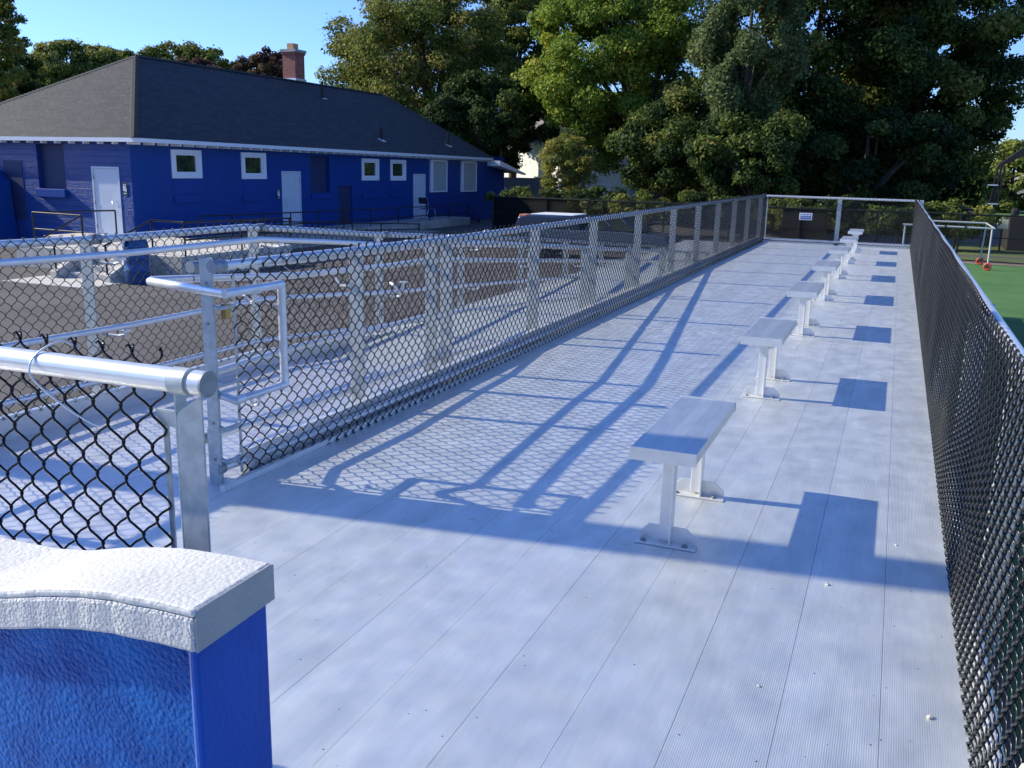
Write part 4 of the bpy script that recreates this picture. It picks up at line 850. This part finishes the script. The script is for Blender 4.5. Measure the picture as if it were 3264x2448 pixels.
house('distant tan house at the right edge', 13.5, 21, 118, 126, 1.4, 3.2, [], mat('tan_siding', (.50, .40, .30), .8), 'y')
for k, (u, v) in enumerate(((3060, 655), (3235, 700))):
    p = at(u, v, 1, 62); o = thing('blue_tarp', ['crumpled bright blue tarp on the shaded lawn left of the cage', 'second bright blue tarp on the lawn right of the cage posts'][k], 'tarp', (p[0], 62, GZ)); b = MB(); rg = random.Random(k+5); n = 10
    for i in range(n+1):
        for j in range(n+1): b.v.append((p[0]-1.3+2.6*i/n, 62+3*j/n, GZ+.05+.35*rg.random()*math.sin(math.pi*i/n)))
    for i in range(n):
        for j in range(n): b.f.append((i*(n+1)+j, (i+1)*(n+1)+j, (i+1)*(n+1)+j+1, i*(n+1)+j+1)); b.sm.append(False)
    b.build('tarp_sheet', mat('tarp_blue', (.02, .10, .42), .5), o)

# ================================================================== TREES
def tree(label, cat_, cx, cy, cz_, rx, ry, rz_, lm, nclump, nleaf, size, seed, trunk_r=.3, name='tree', group=None, rcl=.30, base=None, tone_mu=.35, shell=.45, flat=.8, bark=BARK):
    rng = np.random.RandomState(seed); bx0 = cx if base is None else base
    t = thing(name, label, cat_, (bx0, cy, GZ), group)
    c = np.array([cx, cy, cz_]); R = np.array([rx, ry, rz_])
    d = rng.normal(size=(nclump, 3)); d /= np.linalg.norm(d, axis=1, keepdims=True); rr = shell + (1-shell)*rng.rand(nclump, 1)**.6
    cc = c + d*rr*R*(1-rcl*.55)
    cc[:, 2] = np.maximum(cc[:, 2], GZ+.7)
    cr = (rcl*(.55+.75*rng.rand(nclump)))*np.min(R)*.95
    nleaf = int(nleaf*1.15); k = rng.choice(nclump, nleaf, p=(cr**2)/np.sum(cr**2)); dl = rng.normal(size=(nleaf, 3)); dl /= np.linalg.norm(dl, axis=1, keepdims=True)
    rl = np.where(rng.rand(nleaf) < .10, .95+.45*rng.rand(nleaf)**1.5, .35+.68*rng.rand(nleaf)**.7)[:, None]
    pos = cc[k] + dl*rl*cr[k][:, None]*np.array([1.15, 1.15, flat])
    pos[:, 2] = np.maximum(pos[:, 2], GZ+.2)
    out = pos-c; out /= np.linalg.norm(out, axis=1, keepdims=True)+1e-6
    nn = dl*.55+out*.35+rng.normal(size=(nleaf, 3))*.65; nn[:, 2] += .35; nn /= np.linalg.norm(nn, axis=1, keepdims=True)
    a = rng.normal(size=(nleaf, 3)); a -= (a*nn).sum(1, keepdims=True)*nn; a /= np.linalg.norm(a, axis=1, keepdims=True); bb = np.cross(nn, a)
    s = size*1.12*(.5+.9*rng.rand(nleaf)**1.3)[:, None]
    V = np.stack([pos-a*s, pos-bb*s*.6+nn*s*.12, pos+a*s, pos+bb*s*.6+nn*s*.12], 1).reshape(-1, 3)
    Q = np.arange(nleaf*4).reshape(-1, 4); ct = rng.rand(nclump)
    tone = np.clip(tone_mu + (ct[k]-.5)*.65 + rng.normal(size=nleaf)*.17, 0, 1)
    # trunk and limbs
    b = MB(); p0 = Vector((bx0, cy, GZ-.1)); fk = Vector((bx0+(cx-bx0)*.4, cy, max(GZ+1.6, cz_-rz_*.62)))
    b.tube([p0, p0.lerp(fk, .5)+Vector((.1, 0, 0)), fk], trunk_r, 12, r1=trunk_r*.75); b.build('trunk', bark, t)
    b = MB(); o = rng.permutation(nclump)[:min(nclump, 16)]
    for i in o:
        q = Vector(cc[i]); mid = fk.lerp(q, .5)+Vector((rng.uniform(-.5, .5), rng.uniform(-.5, .5), .12*(q-fk).length)); b.tube([fk+Vector((0, 0, -.3)), fk.lerp(mid, .6), mid, q], trunk_r*.42, 7, r1=.03)
    b.tube([fk, Vector((cx, cy, cz_+rz_*.6))], trunk_r*.7, 8, r1=.05); b.build('limbs', bark, t)
    np_mesh('crown', V, Q, lm, t, smooth=False, tone=tone); return t
def T(label, u, v, Y, rx, rz_, lm, nclump, nleaf, size, seed, ry=None, **k):
    p = at(u, v, 1, Y); return tree(label, k.pop('cat', 'tree'), p[0], Y, p[2], rx, ry or rx*.8, rz_, lm, nclump, nleaf, size, seed, **k)
G = 'large trees beyond the fences'
K_ = dict(rcl=.17, shell=.35)
T('large olive-green maple rising behind the right end of the blue roof', 1340, 250, 62, 8.0, 7.4, LF_MAPLE, 260, 110000, .105, 1, group=G, trunk_r=.45, base=at(1390, 500, 1, 62)[0], tone_mu=.42, **K_)
T('dark leafy tree behind the right end of the blue building, above the white house', 1570, 385, 57, 5.2, 3.2, LF_DARK, 110, 50000, .10, 2, group=G, trunk_r=.35, rcl=.2)
T('dark tree between the olive maple and the bright maple, cut by the top edge', 1640, 160, 70, 5.0, 6.8, LF_MAPLE, 120, 50000, .12, 7, group=G, trunk_r=.35, rcl=.2, tone_mu=.3)
T('bright yellow-green maple in the middle of the tree row', 1960, 190, 58, 6.4, 7.2, LF_BRIGHT, 240, 110000, .105, 3, group=G, trunk_r=.5, base=at(2090, 600, 1, 58)[0], tone_mu=.42, **K_)
T('pale drooping silver-green tree at the top centre right', 2390, 130, 47, 2.8, 5.0, LF_PALE, 110, 42000, .08, 4, group=G, trunk_r=.2, flat=1.5, rcl=.2)
T('huge dark green maple filling the centre right above the far fence', 2600, 220, 54, 6.8, 9.0, LF_DARK, 260, 120000, .105, 5, group=G, trunk_r=.5, tone_mu=.34, rcl=.16, shell=.4)
T('dark broad tree overhanging the far right end of the fence', 2925, 210, 58, 6.3, 8.5, LF_DARK, 230, 100000, .105, 6, group=G, trunk_r=.5, tone_mu=.5, rcl=.16, shell=.35)
T('low dark tree between the big maples behind the dark fence', 2200, 470, 50, 4.4, 3.4, LF_DARK, 100, 45000, .095, 8, group=G, trunk_r=.3, rcl=.2, tone_mu=.45)
T('low dark tree below the pale drooping tree', 2400, 500, 46, 3.2, 2.5, LF_DARK, 80, 32000, .09, 21, group=G, trunk_r=.2, tone_mu=.4, rcl=.22)
T('low dark-leaved tree behind the right part of the far fence', 2760, 520, 50, 4.8, 3.0, LF_DARK, 110, 50000, .095, 9, group=G, trunk_r=.3, tone_mu=.25, rcl=.2)
T('yellowing small tree in front of the white house', 1810, 530, 52, 1.9, 2.3, LF_YEL, 90, 16000, .06, 10, group=G, trunk_r=.1, tone_mu=.42, rcl=.24, shell=.2)
T('thin autumn tree at the distance on the right edge', 3225, 590, 95, 4.8, 3.8, LF_YEL, 90, 20000, .17, 11, group=G, trunk_r=.3, tone_mu=.25, rcl=.2)
G2 = 'trees behind the blue roof'
T('tall brown-green tree cut by the left edge of the picture', -70, 130, 62, 4.6, 6.5, LF_MAPLE, 120, 36000, .13, 12, group=G2, tone_mu=.6, rcl=.18)
T('dark tree behind the roof at the far left', 40, 290, 72, 4.4, 4.6, LF_DARK, 120, 34000, .14, 13, group=G2, tone_mu=.5, rcl=.2)
T('yellow-green loose tree behind the left slope of the roof', 215, 225, 82, 4.6, 4.0, LF_YEL, 130, 26000, .14, 14, group=G2, tone_mu=.3, rcl=.2)
T('small yellow-tipped tree just left of the roof peak', 320, 205, 84, 3.6, 2.4, LF_YEL, 80, 14000, .14, 15, group=G2, tone_mu=.35, rcl=.24)
T('rounded dark green tree crown showing above the roof ridge', 575, 218, 92, 8.6, 3.0, LF_MAPLE, 160, 34000, .16, 16, group=G2, tone_mu=.35, rcl=.26)
T('green tree filling the gap just right of the roof peak', 400, 225, 88, 4.4, 2.4, LF_MAPLE, 100, 18000, .15, 31, group=G2, tone_mu=.45, rcl=.24)
T('green tree behind the ridge between the round crown and the purple beech', 720, 265, 95, 4.6, 2.2, LF_DARK, 90, 16000, .16, 32, group=G2, tone_mu=.5, rcl=.24)
T('purple-leaved tree low behind the roof ridge', 620, 235, 84, 3.8, 1.9, LF_PURP, 90, 18000, .13, 17, group=G2, rcl=.3)
T('feathery purple beech behind the roof left of the chimney', 845, 225, 78, 3.2, 2.3, LF_PURP, 110, 18000, .11, 18, group=G2, tone_mu=.6, rcl=.2)
rngh = random.Random(5)
SH = ['shrub behind the privacy fabric next to the blue building', 'shrub in front of the white house at the left end of the dark fence', 'shrub under the yellowing tree behind the dark fence', 'shrub just right of the yellowing tree behind the dark fence', 'shrub behind the middle of the dark fence, under the bright maple', 'shrub behind the dark fence where the left aisle fence meets it', 'shrub behind the dark fence straight beyond the small notice', 'shrub behind the dark fence beyond the last bench', 'shrub behind the dark fence beyond the right corner of the aisle', 'rightmost shrub behind the dark fence, left of the lawn']
for i in range(10):
    x = -16+i*2.2; tree(SH[i], 'shrub', x, 42.5+rngh.uniform(-.5, 1.2), -.3, 1.7, 1.0, rngh.uniform(.85, 1.25), LF_DARK if i % 3 else LF_MAPLE, 50, 7000, .07, 40+i, trunk_r=.05, name='shrub', group='shrubs behind the dark fence', tone_mu=.35, rcl=.3)
# far wood as a mass
def wood(name, x0, x1, y, z1, n, size, lm, seed):
    rng = np.random.RandomState(seed); X = rng.uniform(x0, x1, n); top = GZ+(z1-GZ)*(.72+.28*np.sin(X*.33+seed)*np.sin(X*.11+2)); Zz = GZ+(top-GZ)*rng.rand(n)**.8; Yy = y+rng.uniform(0, 6, n)
    pos = np.stack([X, Yy, Zz], 1); nn = rng.normal(size=(n, 3))+[0, -.6, .5]; nn /= np.linalg.norm(nn, axis=1, keepdims=True); a = rng.normal(size=(n, 3)); a -= (a*nn).sum(1, keepdims=True)*nn; a /= np.linalg.norm(a, axis=1, keepdims=True); bb = np.cross(nn, a); s = size*(.6+.8*rng.rand(n))[:, None]
    V = np.stack([pos-a*s, pos-bb*s*.7, pos+a*s, pos+bb*s*.7], 1).reshape(-1, 3); return np_mesh(name, V, np.arange(n*4).reshape(-1, 4), lm, None, False, np.clip(.3+.3*np.sin(X*1.3)+rng.normal(size=n)*.1, 0, 1))
o = wood('far_wood', -60, -14, 130, 6.5, 30000, .45, LF_DARK, 3); tag(o, kind='stuff', label='distant wood along the horizon behind the houses', cat='wood')
o = wood('dark_thicket', -14, 6.5, 66, 6.0, 40000, .22, LF_DARK, 9); tag(o, kind='stuff', label='dark thicket filling the space under the big trees', cat='thicket')
o = wood('far_thicket', 8, 60, 140, 3.5, 12000, .4, LF_MAPLE, 11); tag(o, kind='stuff', label='distant tree line at the far right', cat='wood')
print('scene built', len(bpy.data.objects))
